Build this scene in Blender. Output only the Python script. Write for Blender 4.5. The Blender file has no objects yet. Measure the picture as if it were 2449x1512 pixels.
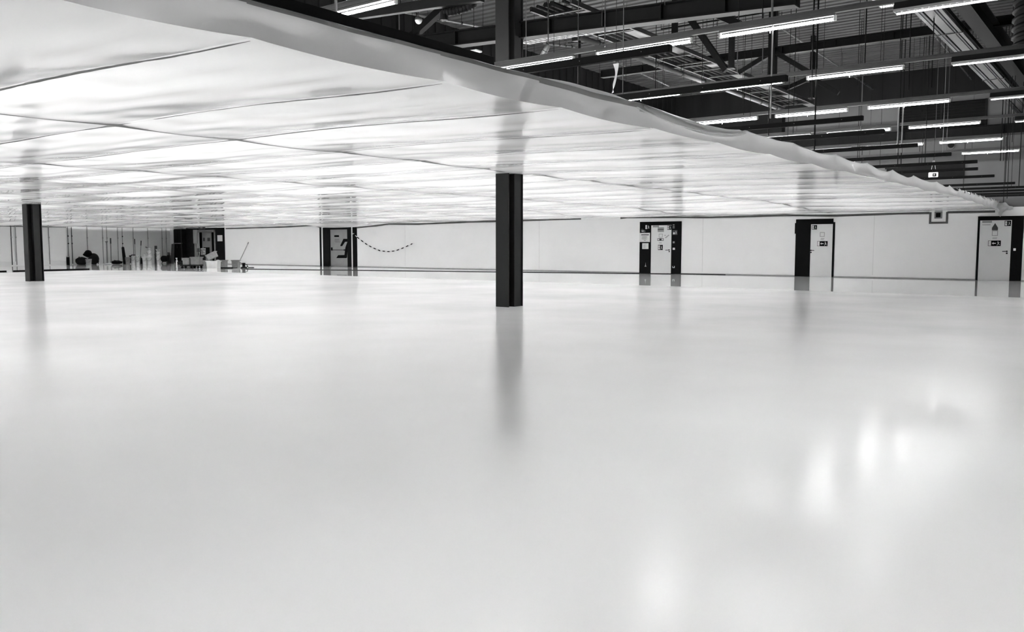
import bpy, bmesh, math, random
from mathutils import Vector, Matrix
random.seed(7)
scene = bpy.context.scene
COL = scene.collection

# ---------------------------------------------------------------- camera
cam_d = bpy.data.cameras.new('camera')
cam_d.sensor_width = 36.0
cam_d.lens = 36.0 * 2040.0 / 2449.0
cam_d.clip_end = 200
cam = bpy.data.objects.new('camera', cam_d)
COL.objects.link(cam)
cam.location = (0, 0, 1.15)
cam.rotation_euler = (math.radians(90 - 4.708), 0, math.radians(36.79))
scene.camera = cam
# ---------------------------------------------------------------- world / exposure
w = bpy.data.worlds.new('world'); scene.world = w; w.use_nodes = True
w.node_tree.nodes['Background'].inputs[0].default_value = (0.02, 0.02, 0.02, 1)
w.node_tree.nodes['Background'].inputs[1].default_value = 1.0
vs = scene.view_settings
vs.view_transform = 'Standard'; vs.look = 'None'; vs.gamma = 1.0; vs.use_curve_mapping = False
vs.exposure = 0.64
cy_ = scene.cycles; cy_.use_light_tree = False; cy_.sample_clamp_indirect = 0
cy_.max_bounces = 7; cy_.diffuse_bounces = 4; cy_.glossy_bounces = 3; cy_.transmission_bounces = 4
cy_.adaptive_threshold = 0.03; cy_.caustics_reflective = False; cy_.caustics_refractive = False
TUBE_STRENGTH = 86.0      # the lit fluorescent tubes
DIMMED_STRENGTH = 22.0       # tubes at each row's open end, dimmed to weaken their floor reflections
LOUVRE_STRENGTH = 104.0      # the lit underside of the louvred lamps
SKYLIGHT_STRENGTH = 1.2    # the roof light panel

# ---------------------------------------------------------------- materials
MATS = {}
def mat(name, v, rough=0.6, spec=0.4, metal=0.0, var=0.12, scale=6.0, bump=0.0, bscale=30.0, stretch=(1, 1, 1), emit=0.0, rvar=0.0):
    m = bpy.data.materials.new(name); m.use_nodes = True
    nt = m.node_tree; b = nt.nodes['Principled BSDF']
    b.inputs['Roughness'].default_value = rough
    b.inputs['Specular IOR Level'].default_value = spec
    b.inputs['Metallic'].default_value = metal
    tc = nt.nodes.new('ShaderNodeTexCoord'); mp = nt.nodes.new('ShaderNodeMapping')
    mp.inputs['Scale'].default_value = stretch
    nt.links.new(tc.outputs['Object'], mp.inputs[0])
    n = nt.nodes.new('ShaderNodeTexNoise'); n.inputs['Scale'].default_value = scale; n.inputs['Detail'].default_value = 4
    nt.links.new(mp.outputs[0], n.inputs['Vector'])
    r = nt.nodes.new('ShaderNodeMapRange')
    r.inputs['From Min'].default_value = 0.3; r.inputs['From Max'].default_value = 0.7
    r.inputs['To Min'].default_value = v * (1 - var); r.inputs['To Max'].default_value = min(1.0, v * (1 + var))
    nt.links.new(n.outputs['Fac'], r.inputs['Value'])
    nt.links.new(r.outputs[0], b.inputs['Base Color'])
    if rvar:
        rr = nt.nodes.new('ShaderNodeMapRange')
        rr.inputs['From Min'].default_value = 0.3; rr.inputs['From Max'].default_value = 0.7
        rr.inputs['To Min'].default_value = rough * (1 - rvar); rr.inputs['To Max'].default_value = rough * (1 + rvar)
        nt.links.new(n.outputs['Fac'], rr.inputs['Value']); nt.links.new(rr.outputs[0], b.inputs['Roughness'])
    if bump:
        n2 = nt.nodes.new('ShaderNodeTexNoise'); n2.inputs['Scale'].default_value = bscale; n2.inputs['Detail'].default_value = 3
        nt.links.new(mp.outputs[0], n2.inputs['Vector'])
        bp = nt.nodes.new('ShaderNodeBump'); bp.inputs['Strength'].default_value = bump; bp.inputs['Distance'].default_value = 0.02
        nt.links.new(n2.outputs['Fac'], bp.inputs['Height']); nt.links.new(bp.outputs[0], b.inputs['Normal'])
    if emit:
        b.inputs['Emission Color'].default_value = (1, 1, 1, 1); b.inputs['Emission Strength'].default_value = emit
    MATS[name] = m
    return m

mat('floor_coating', 0.88, rough=0.19, spec=0.32, var=0.03, scale=0.35, bump=0.02, bscale=0.6, rvar=0.15)
mat('floor_old', 0.86, rough=0.035, spec=0.5, var=0.04, scale=0.5, bump=0.006, bscale=1.5)
mat('wall_white', 0.94, rough=0.7, spec=0.2, var=0.03, scale=0.6)
mat('wall_panel', 0.88, rough=0.6, spec=0.3, var=0.04, scale=0.8)
mat('wall_grey', 0.15, rough=0.8, spec=0.2, var=0.10, scale=0.7)
mat('black_paint', 0.004, rough=0.6, spec=0.12, var=0.2)
mat('soft_black', 0.010, rough=0.8, spec=0.2, var=0.3)
mat('steel_dark', 0.004, rough=0.6, spec=0.12, var=0.25)
mat('steel_pillar', 0.019, rough=0.5, spec=0.25, var=0.10, scale=3)
mat('steel_mid', 0.022, rough=0.5, spec=0.4, var=0.15)
mat('galvanised', 0.06, rough=0.45, spec=0.5, var=0.15, scale=12)
mat('pipe_light', 0.18, rough=0.45, var=0.1)
mat('deck', 0.075, rough=0.6, spec=0.3, var=0.12, scale=1.2)
mat('curtain_dark', 0.010, rough=0.8, spec=0.2, var=0.3, scale=2.0, stretch=(1, 1, 0.2))
mat('white_plastic', 0.78, rough=0.4, var=0.05)
mat('rail_grey', 0.09, rough=0.4, var=0.08)
mat('door_leaf', 0.78, rough=0.5, spec=0.3, var=0.03, scale=1.5)
mat('door_grey', 0.30, rough=0.5, var=0.08, scale=2)
mat('paper', 0.75, rough=0.8, spec=0.1, var=0.04, scale=10)
mat('print_black', 0.005, rough=0.7, spec=0.08, var=0.2)
mat('print_dark', 0.07, rough=0.6, spec=0.2, var=0.1)
mat('print_grey', 0.33, rough=0.6, spec=0.2, var=0.1)
mat('tape_grey', 0.085, rough=0.45, var=0.15, scale=8)
mat('seam_dark', 0.10, rough=0.5, var=0.4, scale=3)
mat('card_grey', 0.22, rough=0.7, var=0.12, scale=10)
mat('card_mid', 0.36, rough=0.7, var=0.12, scale=10)
mat('wood_dark', 0.085, rough=0.7, var=0.2, scale=8, stretch=(8, 8, 0.6))
mat('camo', 0.16, rough=0.7, var=0.8, scale=14)
mat('card_light', 0.8, rough=0.7, var=0.04)
mat('cloth_white', 0.7, rough=0.9, var=0.08, scale=10)
mat('tube_on', 0.9, emit=TUBE_STRENGTH)
mat('tube_dimmed', 0.9, emit=DIMMED_STRENGTH)
mat('tube_mid', 0.9, emit=TUBE_STRENGTH*0.68)  # second tubes, dimmed less, also to soften floor reflections
mat('louvre_on', 0.9, emit=LOUVRE_STRENGTH)
mat('skylight', 0.6, emit=SKYLIGHT_STRENGTH)
mat('sign_lit', 0.8, emit=1.5)
mat('rail_pale', 0.5, rough=0.3, var=0.05)
mat('clip_on', 0.85, rough=0.3, var=0.02)

def film(name, mix_tr, gl_rough, bump, stretch=(0.55, 3.0, 3.0), alb=0.86, gl=0.8):
    """translucent plastic film: diffuse + translucent body under a fresnel gloss"""
    m = bpy.data.materials.new(name); m.use_nodes = True
    nt = m.node_tree; nt.nodes.clear(); N = nt.nodes.new; L = nt.links.new
    out = N('ShaderNodeOutputMaterial')
    tc = N('ShaderNodeTexCoord'); mp = N('ShaderNodeMapping'); mp.inputs['Scale'].default_value = stretch
    L(tc.outputs['Object'], mp.inputs[0])
    n1 = N('ShaderNodeTexNoise'); n1.inputs['Scale'].default_value = 1.3; n1.inputs['Detail'].default_value = 5; n1.inputs['Distortion'].default_value = 0.6
    L(mp.outputs[0], n1.inputs['Vector'])
    bp = N('ShaderNodeBump'); bp.inputs['Strength'].default_value = bump; bp.inputs['Distance'].default_value = 0.05
    L(n1.outputs['Fac'], bp.inputs['Height'])
    d = N('ShaderNodeBsdfDiffuse'); d.inputs['Color'].default_value = (alb, alb, alb, 1)
    t = N('ShaderNodeBsdfTranslucent'); t.inputs['Color'].default_value = (alb, alb, alb, 1)
    g = N('ShaderNodeBsdfGlossy'); g.inputs['Roughness'].default_value = gl_rough
    g.inputs['Color'].default_value = (0.95, 0.95, 0.95, 1)
    L(bp.outputs[0], d.inputs['Normal']); L(bp.outputs[0], t.inputs['Normal']); L(bp.outputs[0], g.inputs['Normal'])
    mx = N('ShaderNodeMixShader'); mx.inputs[0].default_value = mix_tr
    L(d.outputs[0], mx.inputs[1]); L(t.outputs[0], mx.inputs[2])
    lw = N('ShaderNodeFresnel'); lw.inputs['IOR'].default_value = 1.42
    mx2 = N('ShaderNodeMixShader')
    sc = N('ShaderNodeMath'); sc.operation = 'MULTIPLY'; sc.inputs[1].default_value = gl
    L(lw.outputs[0], sc.inputs[0])
    L(sc.outputs[0], mx2.inputs[0]); L(mx.outputs[0], mx2.inputs[1]); L(g.outputs[0], mx2.inputs[2])
    L(mx2.outputs[0], out.inputs['Surface'])
    MATS[name] = m
film('plastic_film', 0.62, 0.09, 0.045, stretch=(0.8, 2.2, 2.2), alb=0.96, gl=1.0)
film('plastic_curtain', 0.5, 0.30, 0.12, stretch=(2.0, 1.0, 2.0), alb=0.76, gl=0.35)

film('film_double', 0.35, 0.30, 0.10, stretch=(2.0, 1.0, 2.0), alb=0.30, gl=0.3)

# ---------------------------------------------------------------- mesh helpers
class MB:
    def __init__(s): s.v = []; s.f = []
    def quad(s, a, b, c, d):
        n = len(s.v); s.v += [tuple(a), tuple(b), tuple(c), tuple(d)]; s.f.append((n, n+1, n+2, n+3)); return s
    def poly(s, pts):
        n = len(s.v); s.v += [tuple(p) for p in pts]; s.f.append(tuple(range(n, n+len(pts)))); return s
    def box(s, lo, hi, M=None):
        (x0, y0, z0), (x1, y1, z1) = lo, hi
        c = [(x0,y0,z0),(x1,y0,z0),(x1,y1,z0),(x0,y1,z0),(x0,y0,z1),(x1,y0,z1),(x1,y1,z1),(x0,y1,z1)]
        if M is not None: c = [tuple(M @ Vector(p)) for p in c]
        n = len(s.v); s.v += c
        s.f += [tuple(n+i for i in q) for q in ((0,3,2,1),(4,5,6,7),(0,1,5,4),(1,2,6,5),(2,3,7,6),(3,0,4,7))]
        return s
    def bar(s, p, q, w, h):
        """rectangular bar from p to q, w across, h up"""
        p, q = Vector(p), Vector(q); d = (q-p).normalized()
        up = Vector((0,0,1)) if abs(d.z) < 0.95 else Vector((0,1,0))
        r = d.cross(up).normalized(); u = r.cross(d).normalized()
        n = len(s.v)
        for c in (p, q):
            for a, b in ((-1,-1),(1,-1),(1,1),(-1,1)):
                s.v.append(tuple(c + r*(a*w/2) + u*(b*h/2)))
        s.f += [tuple(n+i for i in q_) for q_ in ((0,1,2,3),(7,6,5,4),(0,4,5,1),(1,5,6,2),(2,6,7,3),(3,7,4,0))]
        return s
    def cyl(s, p, q, r0, r1=None, n=12, caps=True):
        r1 = r0 if r1 is None else r1
        p, q = Vector(p), Vector(q); d = (q-p).normalized()
        up = Vector((0,0,1)) if abs(d.z) < 0.95 else Vector((0,1,0))
        r = d.cross(up).normalized(); u = r.cross(d).normalized(); b = len(s.v)
        for c, rr in ((p, r0), (q, r1)):
            for i in range(n):
                a = 2*math.pi*i/n; s.v.append(tuple(c + r*(rr*math.cos(a)) + u*(rr*math.sin(a))))
        for i in range(n):
            j = (i+1) % n; s.f.append((b+i, b+j, b+n+j, b+n+i))
        if caps: s.f.append(tuple(b+i for i in reversed(range(n)))); s.f.append(tuple(b+n+i for i in range(n)))
        return s
    def lathe(s, c, prof, n=14):
        """prof: list of (radius, z) bottom to top around a vertical axis through c"""
        b = len(s.v)
        for r, z in prof:
            for i in range(n):
                a = 2*math.pi*i/n; s.v.append((c[0]+r*math.cos(a), c[1]+r*math.sin(a), c[2]+z))
        for k in range(len(prof)-1):
            for i in range(n):
                j = (i+1) % n; s.f.append((b+k*n+i, b+k*n+j, b+(k+1)*n+j, b+(k+1)*n+i))
        s.f.append(tuple(b+i for i in reversed(range(n)))); m = b+(len(prof)-1)*n
        s.f.append(tuple(m+i for i in range(n)))
        return s
    def tube(s, pts, r, n=6):
        for a, b in zip(pts, pts[1:]): s.cyl(a, b, r, n=n)
        return s
    def grid(s, fn, nu, nv):
        b = len(s.v)
        for j in range(nv+1):
            for i in range(nu+1): s.v.append(tuple(fn(i/nu, j/nv)))
        for j in range(nv):
            for i in range(nu):
                a = b+j*(nu+1)+i; s.f.append((a, a+1, a+nu+2, a+nu+1))
        return s
    def build(s, name, m, parent=None, smooth=False, bevel=0.0, origin=None):
        me = bpy.data.meshes.new(name)
        if origin is None:
            if parent is not None: origin = parent.location
            else:
                xs, ys, zs = zip(*s.v)
                origin = ((min(xs)+max(xs))/2, (min(ys)+max(ys))/2, min(zs))
        o0 = Vector(origin)
        me.from_pydata([tuple(Vector(p)-o0) for p in s.v], [], s.f); me.update()
        me.materials.append(MATS[m])
        if smooth: me.polygons.foreach_set('use_smooth', [True]*len(me.polygons))
        o = bpy.data.objects.new(name, me); COL.objects.link(o)
        if parent is not None:
            o.parent = parent
            o.location = o0 - Vector(parent.location)
        else: o.location = o0
        if bevel:
            b = o.modifiers.new('bevel', 'BEVEL'); b.width = bevel; b.segments = 2
        return o
def tag(o, label, cat, group=None, kind=None):
    o['label'] = label; o['category'] = cat
    if group: o['group'] = group
    if kind: o['kind'] = kind
    return o
def empty(name, loc, label=None, cat=None, group=None, kind=None):
    o = bpy.data.objects.new(name, None); COL.objects.link(o); o.location = loc; o.empty_display_size = 0.1
    if label: tag(o, label, cat, group, kind)
    return o
def shear(P): return P

# ---------------------------------------------------------------- measured positions (metres)
D0 = {'outer': (-37.735, -34.69, 0.037, 2.166), 'lj': (-37.735, -37.57, 0.017, 2.185), 'wl': (-37.57, -37.457, 0.018, 2.183), 'lj2': (-37.457, -36.896, 0.023, 2.178), 'leaf': (-36.897, -35.465, 0.061, 2.048), 'rj': (-35.454, -35.123, 0.05, 2.154), 'ws': (-35.124, -35.028, 0.053, 2.052), 'rj2': (-35.027, -34.69, 0.056, 2.149), 'label': (-36.563, -36.179, 1.637, 1.738), 'text': (-36.57, -36.046, 1.326, 1.545), 'bar': (-36.758, -35.712, 0.888, 1.057), 'glare': (-36.297, -36.024, 2.283, 2.417)}
D1 = {'outer': (-17.382, -15.471, -0.01, 2.153), 'leaf': (-16.852, -15.911, 0.001, 2.001), 'exit_l': (-17.129, -16.895, 1.832, 2.035), 'tilt': (-17.328, -17.112, 1.701, 1.834), 'notice': (-17.376, -16.894, 1.309, 1.693), 'sheet': (-17.255, -16.96, 1.015, 1.258), 'cone': (-17.135, -17.04, 0.272, 0.451), 'banner': (-16.773, -16.491, 1.916, 1.992), 'plate': (-16.545, -16.265, 1.724, 1.913), 'outline': (-16.491, -16.317, 1.497, 1.648), 'box': (-16.553, -16.272, 1.358, 1.459), 'text': (-16.494, -16.34, 1.244, 1.307), 'exit_c': (-16.519, -16.304, 0.974, 1.189), 'stains': (-16.233, -16.011, 1.432, 1.621), 'exit_r': (-16.105, -15.92, 1.808, 1.988), 'handle': (-16.154, -15.973, 0.879, 1.005), 'marks': (-15.866, -15.77, 1.856, 2.043), 'sign_j': (-15.862, -15.643, 1.593, 1.792), 'small': (-15.841, -15.759, 1.256, 1.331), 'switch': (-15.837, -15.741, 0.985, 1.068), 'socket': (-15.838, -15.742, 0.24, 0.316)}
D2 = {'outer': (-10.779, -9.351, 0.008, 2.139), 'top': (-10.806, -9.413, 1.952, 2.146), 'rstrip': (-9.425, -9.349, 0.006, 2.015), 'leaf': (-10.223, -9.418, 0.008, 1.948), 'exit': (-10.18, -10.001, 1.756, 1.914), 'outline': (-9.882, -9.716, 1.484, 1.652), 'text': (-9.866, -9.711, 1.36, 1.439), 'arrow': (-9.973, -9.596, 1.136, 1.322), 'handle': (-10.222, -10.065, 0.875, 1.011), 'bump': (-10.815, -10.769, 1.604, 2.004)}
D3 = {'outer': (-4.698, -3.377, 0.006, 2.124), 'leaf': (-4.633, -3.708, 0.009, 1.99), 'bulge': (-3.416, -3.373, 1.383, 2.11), 'exit': (-3.916, -3.734, 1.796, 1.972), 'banner': (-4.569, -4.285, 1.907, 1.978), 'line': (-4.565, -4.321, 1.835, 1.857), 'house': (-4.278, -4.103, 1.66, 1.899), 'outline': (-4.269, -4.099, 1.478, 1.649), 'text': (-4.253, -4.112, 1.364, 1.432), 'arrow': (-4.371, -4.001, 1.14, 1.323), 'handle': (-3.943, -3.784, 0.875, 0.999), 'switch': (-3.63, -3.561, 0.989, 1.068), 'ubox': (-6.199, -5.606, 1.903, 2.268), 'ibox': (-6.029, -5.788, 2.079, 2.327), 'idark': (-5.981, -5.835, 2.122, 2.273)}
DL = {'outer': (-51.744, -46.706, 0.099, 2.332), 'cab': (-51.739, -50.893, 0.114, 2.479), 'cab2': (-50.896, -50.03, 0.124, 2.388), 'lframe': (-50.039, -49.596, 1.297, 2.183), 'frame': (-49.967, -47.643, 0.142, 2.171), 'inner': (-49.527, -48.52, 0.14, 2.077), 'dark': (-48.486, -47.762, 0.15, 2.087), 'rdark': (-47.627, -46.705, 0.16, 2.287), 'paper': (-47.432, -46.898, 1.435, 1.817), 'lamp': (-49.124, -48.491, 2.231, 2.503), 'w1': (-49.402, -49.219, 1.453, 1.669), 'w2': (-48.931, -48.644, 1.451, 1.666)}
glyph = [(-35.821, 1.533), (-35.464, 1.531), (-35.427, 1.424), (-35.5, 1.024), (-35.551, 0.505), (-35.615, 0.471), (-36.429, 0.464), (-36.275, 0.628), (-35.759, 0.645), (-35.67, 1.057), (-35.506, 1.371), (-35.693, 1.365), (-35.925, 1.141), (-36.054, 1.124), (-36.077, 1.174)]
chain = [(-34.915, 1.803), (-34.537, 1.569), (-33.929, 1.239), (-33.42, 1.044), (-32.87, 0.883), (-32.237, 0.837), (-31.745, 0.887), (-31.303, 0.999), (-30.909, 1.126), (-30.476, 1.273)]
tape = [(-46.562, 2.221), (-40.84, 2.251), (-38.171, 2.31), (-37.746, 2.21), (-37.466, 2.089), (-34.807, 2.126), (-33.192, 2.217), (-32.254, 2.292), (-30.157, 2.26), (-27.355, 2.299), (-24.761, 2.316), (-20.323, 2.351)]
tape2 = [(-18.336, 2.331), (-18.01, 2.36), (-14.209, 2.285), (-11.172, 2.304), (-9.319, 2.249), (-7.176, 2.277), (-6.194, 2.277)]
tape3 = [(-5.635, 2.285), (-4.949, 2.283), (-4.209, 2.28)]
MEM = {'girder': ((-10.902, 12.9, 5.205), (-5.064, 12.9, 4.925)), 'tray': ((-10.205, 14.0, 5.163), (-5.28, 14.0, 5.117)), 'chord': ((-11.958, 20.0, 5.702), (-2.258, 20.0, 5.652)), 'thinrod': ((-9.214, 18.0, 6.075), (-7.84, 18.0, 6.059)), 'postA': ((-7.889, 16.0, 5.811), (-7.881, 16.0, 5.334)), 'diagB': ((-8.061, 17.0, 5.965), (-7.294, 17.0, 4.876)), 'postC': ((-7.107, 17.0, 5.816), (-7.084, 17.0, 4.766)), 'diagD': ((-7.564, 17.0, 5.972), (-6.925, 17.0, 5.638)), 'diagE': ((-8.1, 20.0, 5.307), (-7.413, 20.0, 5.63)), 'postF': ((-7.343, 20.0, 5.984), (-7.321, 20.0, 5.118)), 'diagH': ((-7.255, 20.0, 5.647), (-6.484, 20.0, 5.115)), 'diagE2': ((-8.83, 25.0, 5.679), (-8.053, 25.0, 5.924)), 'postF2': ((-8.005, 25.0, 5.93), (-7.989, 25.0, 5.342)), 'diagH2': ((-7.933, 25.0, 5.875), (-7.295, 25.0, 5.445)), 'P1': ((-7.648, 19.319, 6.6), (-8.101, 32.483, 6.6)), 'P2': ((-4.704, 21.913, 6.6), (-5.042, 32.537, 6.6)), 'P3': ((-3.613, 21.833, 6.6), (-3.574, 27.753, 6.6)), 'P4': ((-9.412, 19.966, 6.2), (-9.783, 23.966, 6.2)), 'P5': ((-11.581, 19.852, 6.0), (-12.024, 24.068, 6.0)), 'duct': ((-9.346, 14.809, 5.3), (-9.284, 26.333, 5.3)), 'P7': ((-13.796, 14.223, 6.4), (-13.087, 16.746, 6.4)), 'P8': ((-11.956, 17.257, 6.0), (-11.563, 18.038, 6.0)), 'beamL': ((-10.521, 9.3, 4.707), (-7.856, 9.3, 4.549)), 'diagL': ((-11.423, 13.2, 5.98), (-12.418, 13.2, 5.465)), 'postL': ((-12.66, 12.9, 6.327), (-12.555, 12.9, 5.46)), 'whiteL': ((-12.341, 12.7, 5.882), (-12.325, 12.7, 5.405)), 'postN': ((-7.259, 6.5, 3.866), (-7.266, 6.5, 3.609)), 'rodN': ((-8.723, 8.0, 4.457), (-8.72, 8.0, 4.229)), 'sphere': ((-11.518, 12.4, 5.543), (-11.519, 12.4, 5.41)), 'panel': ((-11.595, 14.0, 5.16), (-11.315, 14.0, 5.123)), 'flex': ((-8.237, 9.4, 4.473), (-7.676, 9.4, 4.496)), 'beamL2': ((-13.076, 15.0, 5.663), (-11.666, 15.0, 5.613)), 'box': ((-9.657, 15.0, 5.297), (-9.457, 15.0, 5.402)), 'boxtray': ((-9.758, 15.0, 5.278), (-9.456, 15.0, 5.244)), 'cable_tube': ((-8.339, 12.0, 4.321), (-8.221, 12.0, 4.482)), 'exitbox': ((-4.655, 24.0, 2.885), (-4.446, 24.0, 3.012)), 'exithook': ((-4.559, 24.0, 3.186), (-4.553, 24.0, 3.028)), 'louver': ((-7.274, 32.3, 5.109), (-4.602, 32.3, 5.987)), 'hatch': ((-7.63, 32.3, 3.447), (-5.223, 32.3, 3.84)), 'round': ((-5.719, 32.3, 4.512), (-5.489, 32.3, 4.496)), 'bigduct': ((-2.152, 17.0, 4.497), (-1.633, 17.0, 5.435)), 'strap': ((-5.193, 9.0, 3.303), (-5.218, 9.0, 2.965)), 'band': ((-9.194, 31.6, 4.76), (-3.417, 31.6, 4.707))}
ROD = [(-6.586, 11.0, 4.348, 4.836, 0.006, 1), (-6.536, 11.0, 4.043, 4.828, 0.014, 1), (-5.379, 9.5, 2.975, 3.583, 0.012, 1), (-9.214, 14.0, 4.97, 5.596, 0.006, 0), (-8.27, 13.0, 4.008, 4.442, 0.01, 1), (-9.038, 12.5, 4.44, 4.78, 0.012, 1), (-6.593, 13.0, 5.086, 5.2, 0.01, 1), (-7.672, 16.0, 4.47, 5.249, 0.007, 0), (-7.281, 16.0, 4.343, 5.716, 0.01, 0), (-7.504, 17.0, 5.607, 5.836, 0.012, 0), (-7.412, 17.0, 5.593, 5.822, 0.01, 0), (-8.072, 19.0, 5.351, 6.293, 0.006, 0), (-7.374, 18.0, 4.901, 5.628, 0.02, 1), (-4.94, 13.0, 4.546, 4.952, 0.018, 0), (-4.791, 13.0, 4.554, 4.927, 0.03, 1), (-5.68, 15.0, 4.191, 4.743, 0.014, 1), (-4.134, 11.25, 2.834, 3.855, 0.018, 2), (-7.78, 15.0, 4.156, 4.723, 0.012, 0), (-10.016, 20.0, 6.383, 6.796, 0.01, 0), (-7.854, 22.0, 6.925, 7.05, 0.012, 0), (-3.907, 12.2, 3.601, 4.596, 0.02, 0), (-4.422, 14.0, 2.871, 4.643, 0.012, 0), (-4.641, 14.5, 3.554, 4.167, 0.012, 0), (-4.858, 18.0, 4.738, 5.918, 0.008, 0), (-4.208, 16.0, 4.254, 5.227, 0.018, 0), (-4.44, 18.0, 4.726, 5.77, 0.008, 0), (-4.313, 19.0, 4.878, 5.883, 0.014, 0), (-3.477, 16.0, 3.813, 5.147, 0.016, 0), (-3.313, 17.0, 3.976, 4.97, 0.016, 0), (-4.565, 22.0, 5.51, 5.99, 0.008, 0), (-4.472, 22.0, 5.307, 5.977, 0.008, 0), (-4.857, 18.0, 4.331, 4.782, 0.01, 0), (-3.664, 20.0, 4.407, 5.225, 0.012, 0), (-3.761, 20.0, 5.064, 5.494, 0.01, 0), (-4.268, 18.87, 3.05, 4.02, 0.024, 2), (-4.188, 18.87, 3.045, 4.013, 0.024, 2), (-4.959, 22.0, 3.0, 3.366, 0.02, 0), (-4.885, 22.0, 2.996, 3.361, 0.02, 0), (-3.631, 20.0, 3.02, 3.543, 0.01, 2), (-3.558, 20.0, 3.016, 3.511, 0.008, 1), (-3.964, 20.0, 2.82, 3.437, 0.014, 0), (-4.832, 24.0, 3.159, 3.689, 0.01, 0), (-3.323, 26.0, 3.386, 4.205, 0.018, 0), (-3.255, 26.0, 3.382, 4.2, 0.012, 0), (-3.169, 26.0, 3.376, 4.193, 0.012, 0), (-2.834, 24.0, 3.649, 4.648, 0.012, 0), (-5.823, 22.0, 3.874, 4.578, 0.02, 1), (-6.419, 24.0, 3.466, 4.348, 0.012, 0), (-6.374, 24.0, 3.463, 4.235, 0.01, 0), (-6.668, 17.0, 3.716, 4.426, 0.008, 0), (-6.81, 17.0, 3.812, 4.4, 0.01, 0), (-6.232, 18.0, 3.276, 4.098, 0.01, 0), (-6.466, 19.0, 3.614, 3.978, 0.014, 0), (-5.544, 15.0, 3.093, 3.422, 0.016, 0), (-4.725, 25.0, 3.989, 5.62, 0.012, 1), (-4.967, 25.0, 3.898, 5.104, 0.008, 0), (-5.543, 26.0, 4.15, 5.301, 0.008, 0), (-2.887, 24.0, 2.297, 3.054, 0.012, 0), (-2.76, 25.0, 2.598, 3.328, 0.016, 0), (-2.925, 25.0, 2.604, 3.338, 0.008, 0), (-4.133, 24.0, 5.184, 5.903, 0.01, 0), (-3.787, 24.0, 5.652, 6.26, 0.01, 0), (-3.713, 24.0, 5.643, 6.25, 0.01, 0), (-6.09, 25.0, 3.3, 3.867, 0.008, 0), (-4.728, 15.0, 2.747, 2.996, 0.02, 0), (-2.942, 24.0, 2.653, 3.208, 0.012, 0)]
ITEM = {'bagheap': (-54.118, 27.212, 0.027), 'bucket0': (-57.925, 29.387, 0.028), 'post0': (-52.017, 25.098, 0.025), 'squeegee': (-56.272, 29.736, 0.028), 'pole1': (-56.046, 29.904, 0.028), 'roll': (-54.028, 29.7, 0.027), 'bagflat': (-51.948, 28.064, 0.026), 'cloth': (-51.875, 27.515, 0.026), 'gbucket': (-53.83, 29.848, 0.027), 'wb1': (-51.685, 29.031, 0.027), 'wb2': (-51.462, 29.198, 0.027), 'blackthing': (-51.911, 29.651, 0.027), 'st1': (-51.112, 29.46, 0.027), 'st2': (-50.857, 29.651, 0.027), 'plank1': (-52.356, 30.951, 0.027), 'st3': (-51.008, 30.326, 0.027), 'fan': (-51.305, 30.911, 0.027), 'bpost': (-51.065, 31.09, 0.027), 'plank2': (-51.498, 31.592, 0.027), 'bottle': (-48.924, 30.326, 0.026), 'tray': (-47.527, 29.88, 0.026), 'cabinet': (-50.13, 31.789, 0.027), 'bin1': (-42.408, 27.154, 0.023), 'box2': (-41.259, 26.858, 0.023), 'trolley': (-39.186, 25.195, 0.021), 'bin3': (-39.429, 26.043, 0.022), 'camo': (-43.61, 28.714, 0.024), 'tripod': (-43.841, 28.541, 0.024), 'crate': (-38.706, 26.064, 0.022), 'box4': (-39.407, 27.13, 0.022), 'mat': (-38.067, 26.542, 0.022), 'box5': (-38.874, 27.529, 0.022), 'machine': (-37.463, 26.994, 0.022), 'tool': (-37.913, 27.707, 0.022), 'pole2': (-39.537, 28.145, 0.023)}
LW = [22.113, 22.361, 24.205, 25.255, 25.529, 25.755, 26.702, 27.677, 27.945, 28.653, 28.957, 29.687, 30.694, 31.701, 32.003]
SKY = ((-5.524, 21.578, 7.1), (-5.244, 23.461, 7.1))
WY = 32.3      # far wall
XL = -52.4     # left wall
XE = -4.42     # open edge of the film ceiling (mean)
def edge_x(Y):
    return -4.51 + 0.39*max(0.0, min(1.0, (Y-4.0)/19.0))
def lean(Y):
    return 0.05*max(0.0, min(1.0, 1-(Y-5.0)/8.0))     # the upstand leans in towards its top
ROOF = 7.1
XR, YB = 14.0, -9.0

# ================================================================ setting
# floor: an older mirror-gloss floor with a new satin coating poured over most of it
o = MB().box((XL-0.6, YB, -0.2), (XR, WY, 0)).build('floor', 'floor_old'); tag(o, 'older mirror-gloss white floor showing as a band along the far walls', 'floor', kind='structure')
co = [(XR, YB), (XR, 21.9), (-3, 21.9), (-12, 22.1), (-25, 22.3), (-33.5, 22.2), (-37.0, 21.7), (-39.9, 20.4), (-40.0, 18.2), (-39.5, 16.3), (-39.3, 13.5), (-39.5, 9), (-42, 0), (-43, YB)]
n = len(co); mb = MB()
mb.v = [(x, y, 0.004) for x, y in co] + [(x, y, 0.0) for x, y in co]
mb.f = [tuple(range(n))] + [(i, n+i, n+(i+1) % n, (i+1) % n) for i in range(n)]
o = mb.build('floor_coating', 'floor_coating', origin=(0, 0, 0)); tag(o, 'freshly poured satin white floor coating filling the foreground', 'floor', kind='structure')

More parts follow.
